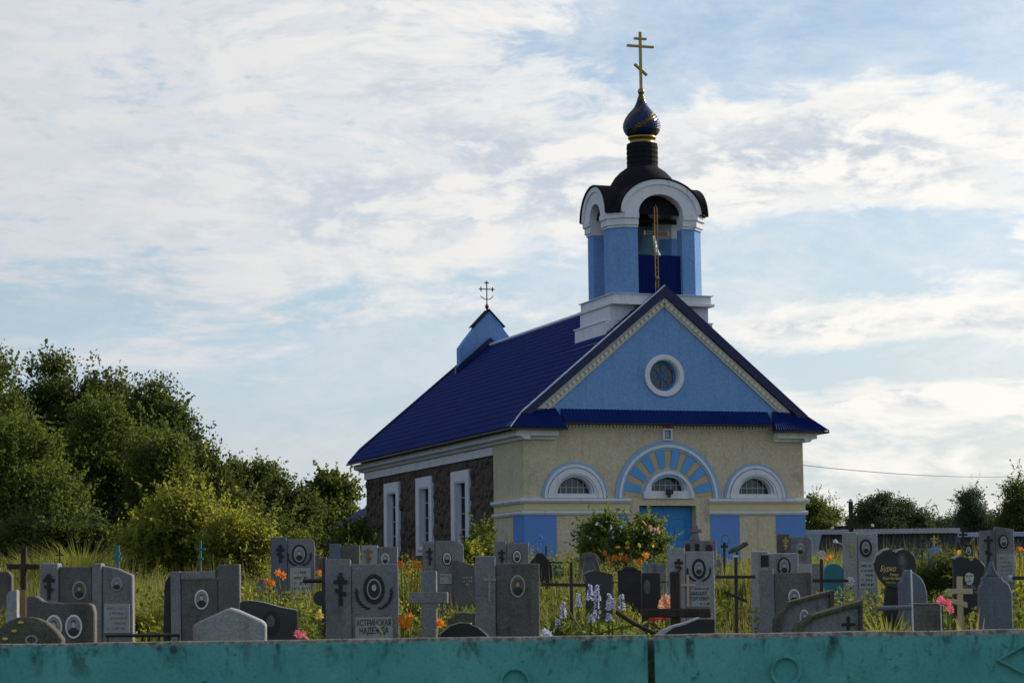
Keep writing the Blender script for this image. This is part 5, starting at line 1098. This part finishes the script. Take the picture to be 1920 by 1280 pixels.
def spikes():
    D = 29; xs = [(1108,1096,1124),(1119,1097,1126),(1085,1112,1136),(1057,1128,1158),(1121,1122,1150),(1141,1113,1142),(1146,1122,1140),(1164,1113,1142),(1107,1152,1164),(1140,1150,1162),(1046,1162,1178),(1118,1150,1158)]
    p = at(1110,1100,D); zb = gz(p.x,D); t_ = thing('larkspur', 'clump of white and lavender flower spikes between the black crosses', 'flower', (p.x,D,zb))
    for px, y0, y1 in xs:
        a, b = at(px,y0,D), at(px,y1,D); dy = random.uniform(-.4,.4); n = 60; z = RNG.uniform(0,1,n); th = RNG.uniform(0,2*PI,n); r_ = .035*(1.15-z*.7)
        P_ = np.stack([a.x-p.x+np.cos(th)*r_, dy+np.sin(th)*r_, (b.z-zb)+(a.z-b.z)*z],1)
        raw('flower_spike', leaf_quads(P_, .04, .9), 4, M['whitefl'], t_)
        MB().tube([(a.x-p.x,dy,0),(a.x-p.x,dy,a.z-zb)], .008, 4).build('stem', M['leaf_m'], t_)
    n = 900; P_ = np.stack([RNG.normal(0,.42,n), RNG.normal(0,.3,n), RNG.uniform(.05,.62,n)],1); raw('leaves', leaf_quads(P_,.11,.35), 4, M['leaf_r'], t_, 'stuff')
spikes()
rb = tree('rose_bush','large flowering rose bush with orange lilies under it, before the church door','bush',43,1170,[(1146,1022,38,32,0),(1118,1008,28,30,.2),(1190,1026,36,30,-.1),(1168,1048,60,32,0),(1232,1035,16,32,.1),(1140,992,11,17,.1),(1215,1000,14,24,.1),(1105,1040,16,30,.1)],6200,.075,M['leaf_r'],75,.15,None,trunk_r=.02,aspect=.6,limbs=40)
def bush_flowers():
    for kind, n, x0, x1, y0, y1, s_ in (('orange',16,1128,1215,1030,1060,.95),('yellow',7,1120,1225,1020,1062,.7),('whitefl',14,1100,1240,980,1015,1.0),('peach',6,1190,1240,980,1005,.7)):
        for _ in range(n):
            q = at(random.uniform(x0,x1), random.uniform(y0,y1), 43); bloom(rb, kind, (q.x-rb.location.x, random.uniform(-.75,-.45), q.z-rb.location.z), s_*random.uniform(.8,1.2))
bush_flowers()
tree('conifer_bush','low dark green juniper between the heart and the engraved man','bush',36,1768,[(1760,1085,34,26,0),(1785,1080,20,22,.1),(1750,1105,24,26,0)],7000,.07,M['leaf_d'],60,.2,None,trunk_r=.03,aspect=.3)
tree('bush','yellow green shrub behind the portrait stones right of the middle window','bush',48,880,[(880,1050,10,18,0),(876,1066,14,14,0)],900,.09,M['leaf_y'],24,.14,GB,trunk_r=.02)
def sedge(label, D, xc, n, h, spread): plant('grass_tuft', label, 'grass tuft', D, xc, [], n, 'grass', h, spread, 'tufts of long grass', .02)
sedge('long arching grass tuft in front of the black heart', 24, 1665, 420, .85, .42); sedge('grass tuft right of the slanting stones, close to the fence', 21, 1640, 260, .55, .35)
sedge('tall weeds behind the rough dark slab at the left', 52, 150, 900, 1.5, 1.3); sedge('tall weeds behind the narrow white post', 54, 70, 700, 1.4, 1.0)
sedge('sunlit grass between the soldier headstone and the dark panel stone', 34, 285, 500, .8, .5); sedge('tall grass around the slim black three-armed cross', 40, 1378, 700, .8, .55)
sedge('grass behind the lavender spikes', 33, 1075, 500, .7, .6); sedge('pale grass between the teal gravestone and the slanting stones', 27, 1562, 200, .75, .25)

# ------------------------------------------------------------------ shed, leaning sheet and power line on the right
def shed(label, D, x0, x1, ytop, sheet):
    a, b = at(x0,ytop,D), at(x1,ytop,D); w = b.x-a.x; zb = gz(a.x,D)
    t_ = thing('shed', label, 'shed', (a.x,D,zb), 0, 'long sheds beyond the graves'); h = a.z-zb-.12; n = int(w/.3)
    vs, fs = [], []
    for i in range(n*2+1):
        x = w*i/(n*2)
        for z in (-.3, h): vs.append((x, .03*(i % 2), z))
    fs = [(2*i,2*i+1,2*i+3,2*i+2) for i in range(n*2)]
    MB().add(vs,fs).build('corrugated_wall', M['shed'], t_); MB().box(.02,w-.02,.1,6,-.3,h-.02).build('wall', M['shed'], t_)
    vs, fs = [], []; m_ = int(w/.045)
    for i in range(m_+1):
        x = -.2+(w+.4)*i/m_; z = .022*math.sin(i*PI/2)
        vs += [(x,-.35,h+.05+z),(x,6.2,h-.05+z),(x,-.36,h-.18+z*.6)]
    for i in range(m_): q = 3*i; fs += [(q,q+3,q+4,q+1),(q+2,q+5,q+3,q)]
    MB().add(vs,fs).build('roof', sheet, t_)
shed('long low dark shed with a pale corrugated roof edge right of the church', 112, 1490, 1790, 991, M['asbestos'])
shed('second low dark shed with a blue grey roof edge at the right border', 122, 1800, 1990, 996, M['paleblue'])
def sheet():
    D = 104; a, b = at(1512,1000,D), at(1541,1000,D); zb = gz(a.x,D); t_ = thing('metal_sheet', 'pale blue corrugated sheet hanging beside the church corner', 'metal sheet', (a.x,D,zb)); n = 14; vs = []
    for i in range(n*2+1):
        f = i/(n*2); x = (b.x-a.x)*f
        for z in (max(0,a.z-zb-1.5+.5*f*0), a.z-zb): vs.append((x-(.35*f if z < a.z-zb else 0), .02*(i % 2), z))
    MB().add(vs, [(2*i,2*i+1,2*i+3,2*i+2) for i in range(n*2)]).build('sheet', M['paleblue'], t_)
    MB().box(.1,.2,.05,.15,-.2,a.z-zb-.1).build('post', M['wood'], t_)
sheet()
def wire():
    p0 = chp(5.02, 3, 4.55); p1 = at(1893, 893, 130); p2 = at(2300, 880, 150); t_ = thing('power_line', 'thin grey overhead wire running from the church wall to the right', 'wire', tuple(p0))
    pts = [Vector(p0).lerp(Vector(p1), i/20) + Vector((0,0,-4*.2*(i/20)*(1-i/20))) for i in range(21)] + [Vector(p1).lerp(Vector(p2), i/6) for i in range(1,7)]
    MB().tube([q-Vector(p0) for q in pts], .016, 5).build('cable', M['suit'], t_); MB().tube([(0,0,-.15),(0,0,.12)], .03, 6).build('insulator', M['white'], t_)
wire()

# ------------------------------------------------------------------ concrete fence in the foreground
def fence():
    D = 12; zt = EZ-.2206; zb = gz(0,D); t_ = thing('concrete_fence', 'peeling teal concrete panel fence with raised circles and diamonds', 'fence', (0,D,zt), R(0))
    tilt = .0023
    for x0, x1, mot in ((-9.4,-4.0,()), (-3.98,.690,(('r',-3.25),('d',-1.628),('c',-.006))), (.728,5.2,(('c',1.41),('d',2.655),('c',4.0))), (5.23,9.6,())):
        n = max(2,int((x1-x0)/.12)); top = []
        for i in range(n+1): x = x0+(x1-x0)*i/n; top.append((x, tilt*x + .004*mnoise.noise(Vector((x*3,0,1))) + .003*mnoise.noise(Vector((x*14,2,1)))))
        e = [(x0,-1.75)]+[(x1,-1.75)]+list(reversed(top))
        p = MB().prism(e, 0, .10).build('concrete_panel', M['teal_fence'], t_, bevel=.006)
        for k, c in mot:
            if k in 'cr':
                cz = {-.006:-.237,1.41:-.192}.get(c,-.2); mb = MB(); o_ = [(c+.082*math.cos(2*PI*i/28), cz+.082*math.sin(2*PI*i/28)) for i in range(28)]; i_ = [(c+.066*math.cos(2*PI*i/28), cz+.066*math.sin(2*PI*i/28)) for i in range(28)]
                mb.prism(o_, -.026, -.001, [i_]); mb.build('raised_circle', M['teal_fence'], p, bevel=.004)
            else:
                cz = -.275 if c < 0 else -.15; hw = .145; hh = .078; r_ = lambda f: [(c-hw*f,cz),(c,cz-hh*f),(c+hw*f,cz),(c,cz+hh*f)]
                MB().prism(r_(1), -.026, -.001, [r_(.82)]).build('raised_diamond', M['teal_fence'], p, bevel=.004)
    for x in (-3.99,.709,5.215): MB().box(x-.11,x+.11,.105,.3,-1.75,-.02).build('fence_post', M['concrete'], t_, bevel=.008)
fence()
